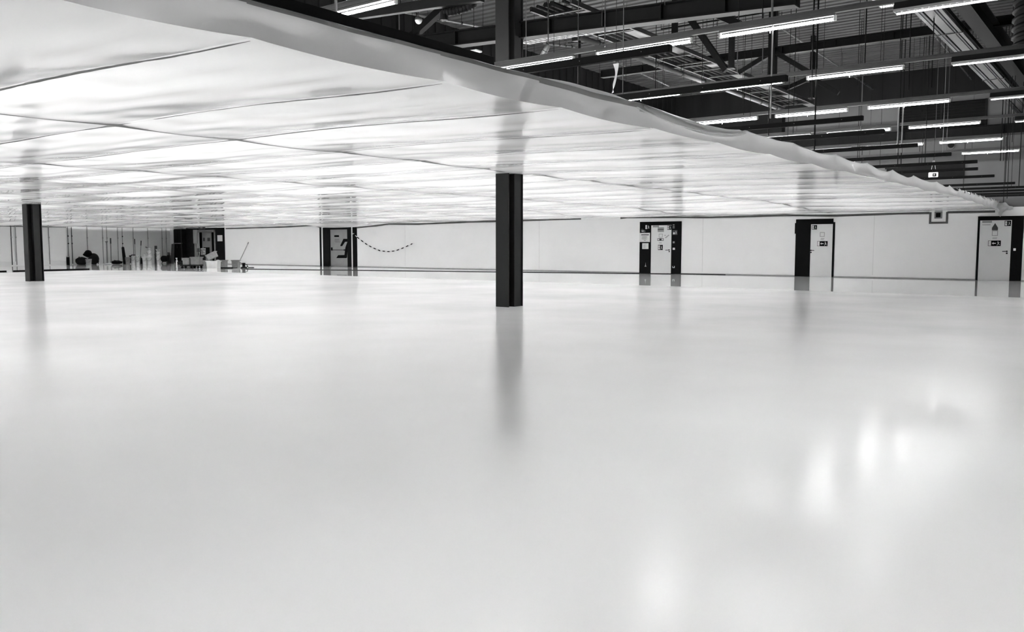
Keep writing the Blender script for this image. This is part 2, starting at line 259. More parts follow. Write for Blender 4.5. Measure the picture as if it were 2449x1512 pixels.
# far wall with openings for the two recessed doorways
d0 = D0['outer']; dl = DL['frame']
wall = empty('wall_far', (-20, WY, 0), 'long white plastered wall with the doors at the far side', 'wall', kind='structure')
z1 = 2.42
segs = [(XL-0.6, dl[0], 0, z1), (dl[0], dl[1], dl[3], z1), (dl[1], d0[0], 0, z1), (d0[0], d0[1], d0[3], z1), (d0[1], XR, 0, z1)]
mb = MB()
for a, b, c, d in segs: mb.box((a, WY, c), (b, WY+0.35, d))
mb.build('plaster', 'wall_white', wall)
MB().box((XL-0.6, WY+0.01, z1), (XR, WY+0.35, ROOF+0.2)).build('upper_wall', 'wall_grey', wall)
MB().box((d0[0]-0.3, WY+1.6, 0), (d0[1]+0.3, WY+1.7, 2.6)).build('recess_back', 'steel_dark', wall)
MB().box((dl[0]-0.3, WY+2.6, 0), (dl[1]+0.3, WY+2.7, 2.6)).build('recess_back', 'black_paint', wall)
for a, b, dep in ((d0[0], d0[1], 1.7), (dl[0], dl[1], 2.7)):
    MB().box((a-0.3, WY+0.35, -0.2), (b+0.3, WY+dep, 0)).build('recess_floor', 'floor_old', wall)
    MB().box((a-0.3, WY+0.35, 2.5), (b+0.3, WY+dep, 2.6)).build('recess_ceiling', 'steel_dark', wall)
    MB().box((a-0.4, WY+0.35, 0), (a-0.3, WY+dep, 2.6)).build('recess_side', 'steel_dark', wall)
    MB().box((b+0.3, WY+0.35, 0), (b+0.4, WY+dep, 2.6)).build('recess_side', 'steel_dark', wall)
# fine joints of the plaster boards
for x in (-31.1, -22.6, -14.55, -8.0):
    MB().box((x, WY-0.003, 0.1), (x+0.025, WY, 2.3)).build('joint', 'card_light', wall)
# narrow skirting along the far wall
for i, (a, b) in enumerate(((dl[1]+1.0, d0[0]), (d0[1], D1['outer'][0]), (D1['outer'][1], D2['outer'][0]), (D2['outer'][1], D3['outer'][0]), (D3['outer'][1], XR))):
    o = MB().box((a, WY-0.02, 0), (b, WY, 0.035)).build('baseboard_far', 'print_grey'); tag(o, ['narrow grey skirting between the cluttered doorway and the chained doorway', 'narrow grey skirting running behind the middle pillar', 'narrow grey skirting between the notice-covered door and the left-handled door', 'narrow grey skirting below the boxed wall fitting', 'narrow grey skirting right of the rightmost door'][i], 'skirting', kind='structure')
# left wall
wall = empty('wall_left', (XL, 15, 0), 'pale panelled partition wall closing the left end of the hall', 'wall', kind='structure')
MB().box((XL-0.8, YB, 0), (XL-0.6, WY, ROOF+0.2)).build('backing', 'wall_panel', wall)
ys = [YB, -6, -3, 0, 3, 6, 9, 12, 15, 18, 20.2, 22.3, 24.2, 25.25]
for a, b in zip(ys, ys[1:]):
    MB().box((XL-0.6, a+0.012, 0.24), (XL, b-0.012, 2.5)).build('panel', 'wall_white', wall)
MB().box((XL-0.6, YB, 0), (XL-0.02, 25.25, 0.235)).build('plinth', 'wall_panel', wall)
ys = [25.25, 26.7, 27.7, 28.65, 29.7, 30.7, 31.7, WY]
for a, b in zip(ys, ys[1:]):
    MB().box((XL-0.6, a+0.012, 0), (XL-0.42, b-0.012, 2.5)).build('panel', 'wall_panel', wall)
MB().box((XL-0.6, YB, 2.5), (XL-0.3, WY, ROOF)).build('upper_wall', 'wall_grey', wall)
for nm, lo, hi, lab in (('wall_right', (XR, YB, 0), (XR+0.2, WY, ROOF+0.2), 'plain grey wall out of view on the right'), ('wall_back', (XL-0.6, YB-0.2, 0), (XR, YB, ROOF+0.2), 'plain grey wall out of view behind the viewer')):
    o = MB().box(lo, hi).build(nm, 'wall_grey'); tag(o, lab, 'wall', kind='structure')

# trapezoidal steel roof deck, one object per sheet
ceil = empty('ceiling', (0, 10, ROOF), 'grey trapezoidal steel roof deck high above the plastic film', 'ceiling', kind='structure')
def deck_mesh(x0, x1, y0, y1, pitch=0.30):
    mb = MB(); k = round((y1-y0)/pitch); pr = []
    for i in range(k):
        y = y0+i*pitch
        pr += [(y, 0), (y+0.16, 0), (y+0.19, 0.085), (y+0.27, 0.085)]
    pr.append((y0+k*pitch, 0))
    for (ya, za), (yb, zb) in zip(pr, pr[1:]):
        mb.quad((x0, ya, ROOF+za), (x0, yb, ROOF+zb), (x1, yb, ROOF+zb), (x1, ya, ROOF+za))
    return mb
xs = [XL-0.6, -42, -33, -24, -15.5, -8.6, -1.7, 5.2, XR]
yy = [YB + 3.0*i for i in range(15)]
for a, b in zip(xs, xs[1:]):
    for c, d in zip(yy, yy[1:]):
        deck_mesh(a, b, c, min(d, 33.0)).build('deck_sheet', 'deck', ceil)
MB().box((XL-0.8, YB-0.2, ROOF+0.1), (XR+0.2, WY+0.4, ROOF+0.2)).build('roof_insulation', 'steel_dark', ceil)
# skylight
sk = empty('roof_light', (-5.4, 22.4, ROOF-0.03), 'bright translucent roof light panel at the top edge near the lamps', 'skylight')
for i in range(3):
    MB().box((-5.7+i*0.32, 21.2, ROOF-0.04), (-5.42+i*0.32, 23.0, ROOF-0.02)).build('pane', 'skylight', sk)
MB().box((-5.75, 21.15, ROOF-0.02), (-4.7, 23.05, ROOF-0.005)).build('frame', 'galvanised', sk)

# dark ribbed smoke curtain hanging from the deck
sc = empty('smoke_curtain', (-15.6, 15, 3.3), 'dark vertically ribbed smoke curtain hanging from the roof deck behind the pillar', 'smoke curtain')
y = -8.0
while y < 32.0:
    MB().box((-15.62, y, 4.3), (-15.6, y+0.24, ROOF)).box((-15.6, y+0.24, 4.3), (-15.57, y+0.40, ROOF)).build('ribbed_sheet', 'curtain_dark', sc)
    y += 0.40

# ================================================================ pillars
def pillar(x, y, lab):
    p = empty('steel_pillar', (x, y, 0), lab, 'pillar', 'steel pillars of the hall')
    b, h, H = 0.30, 0.46, ROOF
    MB().box((x-b/2, y, 0), (x+b/2, y+0.024, H)).build('flange', 'steel_pillar', p, bevel=0.003)
    MB().box((x-b/2, y+h-0.024, 0), (x+b/2, y+h, H)).build('flange', 'steel_pillar', p, bevel=0.003)
    MB().box((x-0.007, y+0.024, 0), (x+0.007, y+h-0.024, H)).build('web', 'black_paint', p)
    MB().box((x+0.0075, y+0.03, 0.0), (x+0.03, y+0.19, H)).build('web_lining', 'black_paint', p)
    MB().box((x+0.02, y+0.19, 0.0), (x+b/2-0.005, y+0.40, H)).build('service_channel', 'steel_pillar', p, bevel=0.004)
    MB().box((x-0.03, y+0.03, 0.0), (x-0.0075, y+h-0.03, H)).build('web_lining', 'black_paint', p)
    return p
pillar(-9.73, 12.70, 'dark steel column with black recess standing in the middle of the white floor')
pillar(-29.05, 12.70, 'dark steel column with two black stripes at the left edge')

# ================================================================ plastic film ceiling
SX = [XE, -9.45, -14.75, -19.2, -24.0, -28.8, -33.6, -38.4, -43.2, -48.0, XL]
SY = [-1.8, -0.1, 1.6, 3.35, 5.12, 6.72, 8.5, 10.15, 11.85, 13.6, 15.3, 17.0, 18.7, 20.4, 22.1, 23.8, 25.5, 27.2, 28.9, 30.6, WY]
rs = random.Random(11)
AMP = {(i, j): rs.uniform(0.03, 0.085) for i in range(len(SX)-1) for j in range(len(SY)-1)}
PH = {(i, j): rs.uniform(0, 6.28) for i in range(len(SX)-1) for j in range(len(SY)-1)}
def base_z(X, Y):
    a = max(0.0, min(1.0, (WY-Y)/6.5)); b = max(0.0, min(1.0, (X-XL)/7.0))
    a = a*a*(3-2*a); b = b*b*(3-2*b)
    ed = math.exp(-((X-edge_x(Y))/2.2)**2)
    z = 2.29 + 0.06*b + 0.165*a*b - 0.085*ed*a
    # the film is pulled down over the chained doorway
    z -= 0.20*math.exp(-((X+36.2)/2.0)**4)*max(0.0, 1-(WY-Y)/1.2)
    return z
def film_z(i, j, u, v):
    Y = SY[j]+(SY[j+1]-SY[j])*v; X0 = edge_x(Y) if i == 0 else SX[i]
    X = X0+(SX[i+1]-X0)*u
    A = AMP[i, j]; ph = PH[i, j]
    ni = i-1 if u < 0.5 else i+1
    if 0 <= ni < len(SX)-1: A += ((AMP[ni, j]+AMP[i, j])/2-A)*abs(2*u-1)**3
    if j == len(SY)-2: A *= 0.35
    sag = A*(math.sin(math.pi*v)**0.9)*(0.72+0.28*math.cos(2*math.pi*(u-0.5)))
    edge = min(v, 1-v)
    wr = 0.007*math.exp(-edge/0.22)*math.sin(9*u*2*math.pi*0.5+ph+3*v)*min(1, edge*14)
    wr += 0.004*math.sin(2*math.pi*(1.4*u+3.1*v)+ph)*math.sin(math.pi*v)
    wr += 0.002*math.sin(2*math.pi*(0.6*u-5.3*v)+1.7*ph)*math.sin(math.pi*v)
    wr *= min(1, 8*min(u, 1-u))
    return X, Y, base_z(X, Y)-sag+wr
fc = empty('plastic_film_ceiling', (-28, 15, 2.3), 'translucent white plastic film stretched under the roof as a low temporary ceiling', 'plastic sheeting')
for i in range(len(SX)-1):
    for j in range(len(SY)-1):
        near = (i <= 2 and j <= 9)
        nu, nv = (44, 20) if near else (24, 10)
        def fn(u, v, i=i, j=j):
            x, y, z = film_z(i, j, u, v)
            if i > 0: x += 0.05*max(0, 1-u*nu)          # overlap on the neighbour
            return x, y, z
        MB().grid(fn, nu, nv).build('film_sheet', 'plastic_film', fc, smooth=True)
# irregular dark seams along the sheet joints
def seam_x(j):
    mb = MB(); rr = random.Random(100+j); Y = SY[j]
    step = 0.07 if j < 10 else 0.16
    x = edge_x(Y)-0.03; wa = wb = 0.02; rows = []; thin = 0
    while x > XL:
        wa = max(0.008, min(0.032, wa+rr.uniform(-0.006, 0.006))); wb = max(0.008, min(0.032, wb+rr.uniform(-0.006, 0.006)))
        if thin == 0 and rr.random() < 0.006: thin = rr.randint(4, 12)
        thin = max(0, thin-1)
        near = max(0, 1-min(abs(x-s) for s in SX[1:-1])/0.22); st = min(1, (edge_x(Y)-x)/0.5+0.15)
        k = (0.12 if thin else 1.0)*st
        dy = 0.012*math.sin(x*1.7+j)
        rows.append((x, Y+dy-wa*k-0.03*near, Y+dy+wb*k+0.05*near, base_z(x, Y)-0.014))
        x -= step
    for a, b in zip(rows, rows[1:]):
        mb.quad((a[0], a[1], a[3]), (b[0], b[1], b[3]), (b[0], b[2], b[3]), (a[0], a[2], a[3]))
    mb.build('seam', 'seam_dark', fc)
for j in range(1, len(SY)-1): seam_x(j)
def seam_y(i):
    rr = random.Random(300+i); X = SX[i]
    for j in range(len(SY)-1):
        mb = MB(); rows = []; wv = 0.03
        for k in range(13):
            v = k/12; y = SY[j]+(SY[j+1]-SY[j])*v
            z = min(film_z(i, j, 0.0, v)[2], film_z(i-1, j, 1.0, v)[2])-0.010
            ww = 0.018+0.09*rr.random()*abs(math.cos(math.pi*v))**3+0.016*rr.random()
            rows.append((X+0.03*math.sin(y*1.3+i), y, z, ww))
        for a, b in zip(rows, rows[1:]):
            mb.quad((a[0]-a[3], a[1], a[2]), (a[0]+a[3], a[1], a[2]), (b[0]+b[3], b[1], b[2]), (b[0]-b[3], b[1], b[2]))
        mb.build('seam', 'seam_dark', fc)
for i in range(1, len(SX)-1): seam_y(i)

# upstand of the film along its open edge
BARS = [6.42, 8.22, 11.25, 12.75, 14.75, 16.55, 18.3, 20.0, 22.25, 25.1, 26.9, 28.4, 29.9, 31.2]
fcur = empty('plastic_film_upstand', (XE, 15, 2.4), 'translucent plastic strip rising from the film ceiling edge to the black bars', 'plastic sheeting')
cy = [-1.8, 1.6, 3.35, 5.12, 6.42, 8.22, 11.0, 12.75, 14.75, 16.55, 18.3, 20.0, 22.25, 23.7, 25.1, 26.0, 26.9, 27.6, 28.4, 29.2, 29.9, 30.6, 31.2, WY-0.02]
tops = {}
def edge_z(Y):
    for j in range(len(SY)-1):
        if SY[j] <= Y <= SY[j+1]+1e-6: return film_z(0, j, 0.0, min(1, max(0, (Y-SY[j])/(SY[j+1]-SY[j]))))[2]
    return base_z(edge_x(Y), Y)
rc = random.Random(5)
for k, (a, b) in enumerate(zip(cy, cy[1:])):
    taut = b <= 6.5
    sg = 0.006 if taut else (0.015 if a < 8 else (0.115 if a < 11 else rc.uniform(0.03, 0.06) if a < 16 else rc.uniform(0.06, 0.12)))
    top = 2.665 - (0.0 if b < 12 else 0.03*(b-12)/20)
    ph = rc.uniform(0, 6)
    def ztop(v, sg=sg, top=top, a=a): 
        return top - sg*math.sin(math.pi*(v**1.25 if 8 < a < 11 else v))
    def fn(u, v, a=a, b=b, ph=ph, sg=sg):
        Y = a+(b-a)*v; zb = edge_z(Y); zt = ztop(v)
        x = edge_x(Y) - lean(Y)*u - 0.03*math.sin(math.pi*u)*(0.5+sg*4*math.sin(math.pi*v)) + 0.012*math.sin(14*v*(b-a)/2+ph)*u*math.sin(math.pi*v) + (0.01+0.5*sg)*math.sin(math.pi*v)*u
        return x, Y, zb+(zt-zb)*u
    MB().grid(fn, 6, 30).build('film_panel', 'plastic_curtain', fcur, smooth=True)
    mb = MB(); pts = []
    for q in range(41):
        v = q/40; x, Y, z = fn(1.0, v); pts.append((x+0.002, Y, z))
    for p_, q_ in zip(pts, pts[1:]): mb.cyl(p_, q_, 0.006, n=6, caps=False)
    mb.build('hem', 'plastic_curtain' if a > 6 else 'film_double', fcur, smooth=True)
    # darker doubled hem
    if a < 10.9:
        lo = 0.93 if a < 3 else 0.90 if a < 5 else 0.87 if a < 6 else 0.80 if a < 8 else 0.66
        def hb(u, v, fn=fn, lo=lo, a=a):
            uu = lo+(1-lo)*u
            if a > 8: uu = 1-(1-uu)*max(0.05, 1-v*1.05)
            x, Y, z = fn(uu, v); return x+0.008, Y, z
        MB().grid(hb, 3, 20).build('hem_band', 'film_double', fcur, smooth=True)
    # folded flap lying behind the hem
    if 6 < a < 10 or a > 24:
        hgt = 0.07 if a < 10 else 0.05
        def ff(u, v, fn=fn): 
            x, Y, z = fn(1.0, v); return x-0.03-0.05*u, Y, z-0.005+hgt*u*math.sin(math.pi*(0.12+0.76*v))
        MB().grid(ff, 3, 20).build('fold', 'plastic_curtain', fcur, smooth=True)
# deep swag of loose film between the second and third bar
def sw(u, v):
    Y = 8.25+(10.95-8.25)*v; s = math.sin(math.pi*v)
    z = 2.64-0.15*s**0.8*(0.25+0.75*u)-0.02*u
    return edge_x(Y)-lean(Y)*0.6+0.03+0.06*s*u, Y, z
MB().grid(sw, 8, 30).build('swag', 'plastic_curtain', fcur, smooth=True)
# white tube standing in for the highlight on the swag's fold
SWP = [(edge_x(y_)-lean(y_)*0.5+dx_, y_, z_) for dx_, y_, z_ in ((0.03, 8.1, 2.60), (0.05, 8.45, 2.55), (0.07, 8.85, 2.512), (0.08, 9.3, 2.50), (0.08, 9.8, 2.508), (0.06, 10.4, 2.555), (0.03, 10.98, 2.65))]
mb = MB()
for a, b_ in zip(SWP, SWP[1:]): mb.cyl(a, b_, 0.010, n=8, caps=False)
mb.build('fold_highlight', 'white_plastic', fcur, smooth=True)
# ragged end of the film hanging at the wall above the rightmost door
rr = random.Random(9)
def rag(u, v):
    return -4.40+0.72*u+0.03*math.sin(11*v+5*u), WY-0.08-0.30*v*(1-0.4*u)-0.05*math.sin(13*u+4*v), 2.30+0.27*v*(1-0.5*u*u)+0.035*math.sin(8*u+3*v)+0.02*math.sin(19*u-5*v)-0.20*math.exp(-((u-0.45)/0.09)**2)*(1-v)
MB().grid(rag, 32, 14).build('ragged_end', 'plastic_curtain', fcur, smooth=True)

# ================================================================ black carrier bars
ENDS = [-3.2, -2.87, -2.96, -3.06, -3.04, -2.87, -2.72, -2.96, -2.95, -2.86, -2.2, -2.0, -1.6, -1.4]
words = ['nearest', 'second nearest', 'third nearest', 'fourth nearest', 'fifth nearest', 'sixth nearest', 'seventh nearest', 'eighth nearest', 'ninth nearest', 'tenth nearest', 'fourth from the wall', 'third from the wall', 'second from the wall', 'farthest']
for k, (Y, xe) in enumerate(zip(BARS, ENDS)):
    zc = 2.735 if k > 1 else 2.745
    e = empty('carrier_bar', (xe, Y, zc), f'black metal bar projecting over the film edge, {words[k]} of the crosswise bars', 'bar', 'black crosswise bars over the film edge')
    MB().bar((-9.4, Y, zc), (xe, Y, zc), 0.05, 0.062).build('channel', 'black_paint', e, bevel=0.003)
    MB().bar((xe, Y, zc), (xe+0.006, Y, zc), 0.042, 0.054).build('end_cap', 'soft_black', e)
    for q in range(5):
        MB().cyl((xe-0.25-0.6*q, Y-0.026, zc), (xe-0.25-0.6*q, Y-0.031, zc), 0.005, n=6).build('screw', 'galvanised', e)
e = empty('carrier_bar', (edge_x(0)-0.10, 3, 2.72), 'black metal bar running along the top of the film edge towards the viewer', 'bar')
MB().bar((edge_x(0)-0.10, -2, 2.715), (edge_x(5)-0.10, 5.85, 2.715), 0.055, 0.075).build('channel', 'black_paint', e, bevel=0.003)
for q in range(9):
    MB().cyl((edge_x(0)-0.072, 0.4+0.62*q, 2.71), (edge_x(0)-0.066, 0.4+0.62*q, 2.71), 0.005, n=6).build('screw', 'galvanised', e)

# ================================================================ lamp rows
ROWS = [-0.2, 3.6, 7.4, 11.25, 14.95, 18.87, 22.6, 26.35, 29.85]
RZ = 4.10
rowname = {2: 'lamp row nearest the viewer', 3: 'second nearest lamp row', 4: 'third nearest lamp row', 5: 'fourth nearest lamp row', 6: 'third lamp row from the far wall', 7: 'second lamp row from the far wall', 8: 'lamp row closest to the far wall', 1: 'row overhead', 0: 'row behind the viewer'}
for r, Y in enumerate(ROWS):
    e = empty('lamp_rail', (-20, Y, RZ), f'long grey rail carrying the {rowname[r]}', 'lamp rail', 'lamp rails')
    MB().bar((XL+1, Y, RZ), (XR-1, Y, RZ), 0.06, 0.055).build('rail', 'rail_grey', e)
    MB().bar((XL+1, Y, RZ+0.033), (XR-1, Y, RZ+0.033), 0.075, 0.012).build('rail_lip', 'rail_grey', e)
    for x in range(-14, 12, 3):
        MB().cyl((x+0.4, Y, RZ+0.03), (x+0.4, Y, ROOF), 0.004, n=5).build('hanger', 'steel_dark', e)
L = 1.5
def batten_proto(tm='tube_on'):
    e = empty('tube_lamp', (0, 0, 0))
    MB().box((-L-0.02, -0.03, 0.045), (0.02, 0.03, 0.072)).build('batten', 'rail_grey', e)
    MB().cyl((-L, 0, 0), (0, 0, 0), 0.02, n=8).build('tube', tm, e, smooth=True)
    MB().box((0.0, -0.024, -0.02), (0.03, 0.024, 0.05)).build('end_cap', 'clip_on', e, bevel=0.004)
    MB().box((-L-0.03, -0.024, -0.02), (-L, 0.024, 0.05)).build('end_cap', 'clip_on', e, bevel=0.004)
    MB().cyl((-L*0.55, 0.02, -0.02), (-L*0.55, 0.02, -0.05), 0.006, n=5).build('clip', 'clip_on', e)
    return e
def louvre_proto():
    e = empty('louvre_lamp', (0, 0, 0))
    mb = MB().quad((0, -0.09, -0.03), (L, -0.09, -0.03), (L, -0.045, 0.07), (0, -0.045, 0.07))
    mb.quad((0, 0.09, -0.03), (0, 0.045, 0.07), (L, 0.045, 0.07), (L, 0.09, -0.03)).quad((0, -0.045, 0.07), (L, -0.045, 0.07), (L, 0.045, 0.07), (0, 0.045, 0.07))
    mb.quad((0, -0.09, -0.03), (0, -0.045, 0.07), (0, 0.045, 0.07), (0, 0.09, -0.03)).quad((L, -0.09, -0.03), (L, 0.09, -0.03), (L, 0.045, 0.07), (L, -0.045, 0.07))
    mb.build('housing', 'steel_mid', e)
    MB().quad((0.02, -0.042, 0.062), (0.02, 0.042, 0.062), (L-0.02, 0.042, 0.062), (L-0.02, -0.042, 0.062)).build('diffuser', 'louvre_on', e)
    MB().box((0, -0.094, -0.05), (L, -0.088, -0.02)).build('side_reflector', 'rail_pale', e)
    MB().box((0, 0.088, -0.05), (L, 0.094, -0.02)).build('side_reflector', 'rail_pale', e)
    mb = MB()
    for q in range(21): mb.quad((q*L/20, -0.088, -0.045), (q*L/20, 0.088, -0.045), (q*L/20, 0.055, 0.03), (q*L/20, -0.055, 0.03))
    mb.build('louvre', 'steel_mid', e)
    return e
def put(proto, loc, label, cat, group):
    c = proto.copy(); COL.objects.link(c); c.location = loc
    tag(c, label, cat, group)
    for ch in proto.children:
        k = ch.copy(); COL.objects.link(k); k.parent = c
    return c
bp, wp, mp_, lp = batten_proto(), batten_proto('tube_dimmed'), batten_proto('tube_mid'), louvre_proto()
ordn = ['first', 'second', 'third', 'fourth', 'fifth', 'sixth', 'seventh', 'eighth']
for r, Y in enumerate(ROWS):
    x = -3.35; k = 0
    while x-L > XL+1:
        if r >= 2 and x > -9.5:
            put(wp if k == 0 else mp_ if k == 1 else bp, (x, Y, RZ-0.105), f'lit bare tube, {ordn[k]} from right in {rowname[r]}', 'lamp', 'lit bare tube lamps')
        else:
            put(wp if k == 0 else mp_ if k == 1 else bp, (x, Y, RZ-0.105), 'lit bare fluorescent tube hidden above the plastic film', 'lamp', 'tube lamps hidden above the film')
        x -= 1.95; k += 1
    x = -2.63; k = 0
    while x+L < XR-1:
        if r >= 3 and k == 0: lab = f'louvred lamp at the right edge, in the {rowname[r]}'; gr = 'louvred lamps'
        else: lab = 'louvred lamp outside the frame on the right'; gr = 'louvred lamps outside the frame'
        put(lp, (x, Y, RZ-0.10), lab, 'lamp', gr); x += 1.95; k += 1
for p in (bp, wp, mp_, lp):
    for ch in list(p.children): bpy.data.objects.remove(ch)
    bpy.data.objects.remove(p)
# ================================================================ roof steelwork and services
def steel(name, key, w_, h_, label, cat, m='steel_dark', group=None, ext=0.0):
    p, q = Vector(MEM[key][0]), Vector(MEM[key][1]); d = (q-p).normalized()
    o = MB().bar(p-d*ext, q+d*ext, w_, h_).build(name, m, bevel=0.004); tag(o, label, cat, group); return o
def ibeam(name, p, q, b, h, label, cat, m='steel_dark', fl='steel_dark'):
    p, q = Vector(p), Vector(q); mid = (p+q)/2
    e = empty(name, mid, label, cat)
    up = Vector((0, 0, 1))
    MB().bar(p, q, 0.03, h).build('web', m, e)
    MB().bar(p+up*(h/2), q+up*(h/2), b, 0.022).build('flange', fl, e)
    MB().bar(p-up*(h/2), q-up*(h/2), b, 0.022).build('flange', fl, e)
    for t in [i/8 for i in range(9)]:
        c = p+(q-p)*t; MB().box((c.x-0.01, c.y-b/2+0.02, c.z-h/2), (c.x+0.01, c.y+b/2-0.02, c.z+h/2)).build('stiffener', m, e)
    return e
g0, g1 = MEM['girder']
ibeam('roof_girder', (g0[0]-2.5, g0[1]+0.25, g0[2]+0.12), (g1[0]+0.6, g1[1]+0.25, g1[2]-0.03), 0.24, 0.27, 'deep dark steel girder running right from the middle pillar', 'girder', m='steel_dark')
c0, c1 = MEM['chord']
ibeam('roof_girder', c0, c1, 0.16, 0.17, 'slim dark steel girder crossing behind the lamp rows', 'girder', m='black_paint', fl='black_paint')
steel('brace', 'diagB', 0.12, 0.12, 'long dark diagonal brace behind the second nearest lamp row', 'brace', group='dark roof braces', ext=0.16)
steel('brace', 'diagD', 0.14, 0.14, 'short thick dark brace just above the second nearest lamp row', 'brace', group='dark roof braces')
steel('brace', 'diagE', 0.11, 0.11, 'dark brace rising to the right below the slim girder', 'brace', group='dark roof braces', ext=0.05)
steel('brace', 'diagH', 0.11, 0.11, 'dark brace falling to the right below the slim girder', 'brace', group='dark roof braces', ext=0.05)
steel('brace', 'diagE2', 0.12, 0.12, 'dark brace rising to the right beneath the third nearest lamp row', 'brace', group='dark roof braces', ext=0.05)
steel('brace', 'diagH2', 0.12, 0.12, 'dark brace falling to the right beneath the third nearest lamp row', 'brace', group='dark roof braces', ext=0.05)
def hang(key, w_, label):
    p, q = MEM[key]; zt, zb = max(p[2], q[2]), min(p[2], q[2]); x = (p[0]+q[0])/2; y = p[1]
    e = empty('roof_post', (x, y, zb), label, 'post', 'dark roof posts')
    MB().box((x-w_/2, y-w_/2, zb), (x+w_/2, y+w_/2, ROOF)).build('shaft', 'steel_dark', e, bevel=0.004)
    MB().box((x-w_*0.7, y-w_*0.7, zb), (x+w_*0.7, y+w_*0.7, zb+0.02)).build('foot_plate', 'steel_mid', e)
hang('postA', 0.10, 'short dark post hanging below the deep girder')
hang('postC', 0.10, 'long dark post beside the cable ladder')
hang('postF', 0.17, 'thick dark post meeting two braces at the slim girder')
hang('postF2', 0.12, 'dark post meeting two braces beneath the third nearest lamp row')
hang('postL', 0.14, 'dark post left of the globe lamp')
# perforated cable tray under the deep girder
t0, t1 = Vector(MEM['tray'][0]), Vector(MEM['tray'][1])
e = empty('cable_tray', (t0+t1)/2, 'perforated pale cable tray running beside the deep girder', 'cable tray')
MB().bar(t0, t1, 0.30, 0.012).build('tray_bottom', 'steel_mid', e)
for s in (-0.15, 0.15): MB().bar(t0+Vector((0, s, 0.03)), t1+Vector((0, s, 0.03)), 0.008, 0.07).build('tray_side', 'galvanised', e)
for q in range(40):
    c = t0+(t1-t0)*((q+0.5)/40)
    MB().box((c.x-0.035, c.y-0.155, c.z-0.012), (c.x+0.03, c.y-0.02, c.z-0.007)).build('perforated_plate', 'galvanised', e)
    MB().box((c.x-0.005, c.y+0.02, c.z-0.012), (c.x+0.06, c.y+0.14, c.z-0.007)).build('perforated_plate', 'galvanised', e)
# cable ladder running towards the far wall
e = empty('cable_ladder', (-9.2, 20, 5.6), 'cable ladder with rungs and dark cables running towards the far wall', 'cable ladder')
for x in (-8.75, -9.65): MB().bar((x, 13.5, 5.62), (x, 27.5, 5.62), 0.045, 0.09).build('side_rail', 'steel_mid', e)
for q in range(15): MB().bar((-9.65, 14+q*0.95, 5.6), (-8.75, 14+q*0.95, 5.6), 0.06, 0.03).build('rung', 'steel_mid', e)
for x, r_ in ((-8.92, 0.03), (-9.18, 0.05), (-9.32, 0.05), (-9.5, 0.03)): MB().cyl((x, 13.5, 5.65), (x, 27.5, 5.65), r_, n=6).build('cable', 'soft_black', e)
for q in range(8):
    MB().box((-9.1, 14.2+q*1.9, 5.62), (-8.85, 15.0+q*1.9, 5.63)).build('plate', 'galvanised', e)
# pipes
def pipe(key, r_, label, m='pipe_light', clamps=5, ext=0.0, hz=ROOF):
    p, q = Vector(MEM[key][0]), Vector(MEM[key][1])
    if q.y > WY-0.05: q = p+(q-p)*((WY-0.06-p.y)/(q.y-p.y))
    d = (q-p).normalized(); p = p-d*ext
    e = empty('pipe', (p+q)/2, label, 'pipe', 'pipes below the roof deck')
    MB().cyl(p, q, r_, n=8).build('run', m, e, smooth=True)
    for k in range(clamps):
        c = p+(q-p)*((k+0.5)/clamps)
        MB().cyl(c-d*0.02, c+d*0.02, r_*1.35, n=8).build('clamp', 'steel_mid', e)
        MB().cyl(c, (c.x, c.y, hz), 0.006, n=5).build('hanger', 'steel_dark', e)
pipe('P1', 0.022, 'pale pipe slanting down past two of the lamp rows', ext=2.5)
pipe('P2', 0.022, 'pale pipe left of the wide cable channel at the right')
pipe('P3', 0.022, 'pale pipe right of the wide cable channel', ext=1.0)
pipe('P4', 0.018, 'pale pipe passing behind the long diagonal brace')
pipe('P5', 0.018, 'thin pale pipe behind the hanging twist of film')
pipe('duct', 0.06, 'thick grey pipe with clamps left of the cable ladder', m='rail_grey', clamps=9, hz=5.56)
pipe('P7', 0.03, 'pale pipe just left of the middle pillar', ext=0.5)
pipe('P8', 0.02, 'short pale pipe just right of the middle pillar')
# wide cable channel at the right with its girder
e = empty('cable_channel', (-3.3, 20, 5.2), 'wide pale cable channel with grooves running along the right', 'cable channel')
for k, (x0, x1, m_) in enumerate(((-3.52, -3.46, 'galvanised'), (-3.44, -3.40, 'steel_mid'), (-3.37, -3.22, 'galvanised'), (-3.20, -3.17, 'steel_mid'), (-3.15, -3.09, 'galvanised'))):
    MB().box((x0, 9.0, 5.20-0.004*(k % 2)), (x1, 31.5, 5.24)).build('channel_strip', m_, e)
MB().box((-3.52, 9.0, 5.24), (-3.06, 31.5, 5.32)).build('channel_body', 'steel_dark', e)
for q in range(8): MB().box((-3.54, 10+2.8*q, 5.19), (-3.06, 10.05+2.8*q, 5.33)).build('strap', 'steel_mid', e)
ibeam('roof_girder', (-2.8, 8.0, 5.42), (-2.8, 31.8, 5.42), 0.26, 0.36, 'dark steel girder beside the wide cable channel', 'girder')
ibeam('roof_girder', (-2.2, 14.0, 6.55), (-2.2, 31.8, 6.55), 0.2, 0.3, 'grey steel girder above and right of the wide cable channel', 'girder', m='steel_mid', fl='steel_mid')
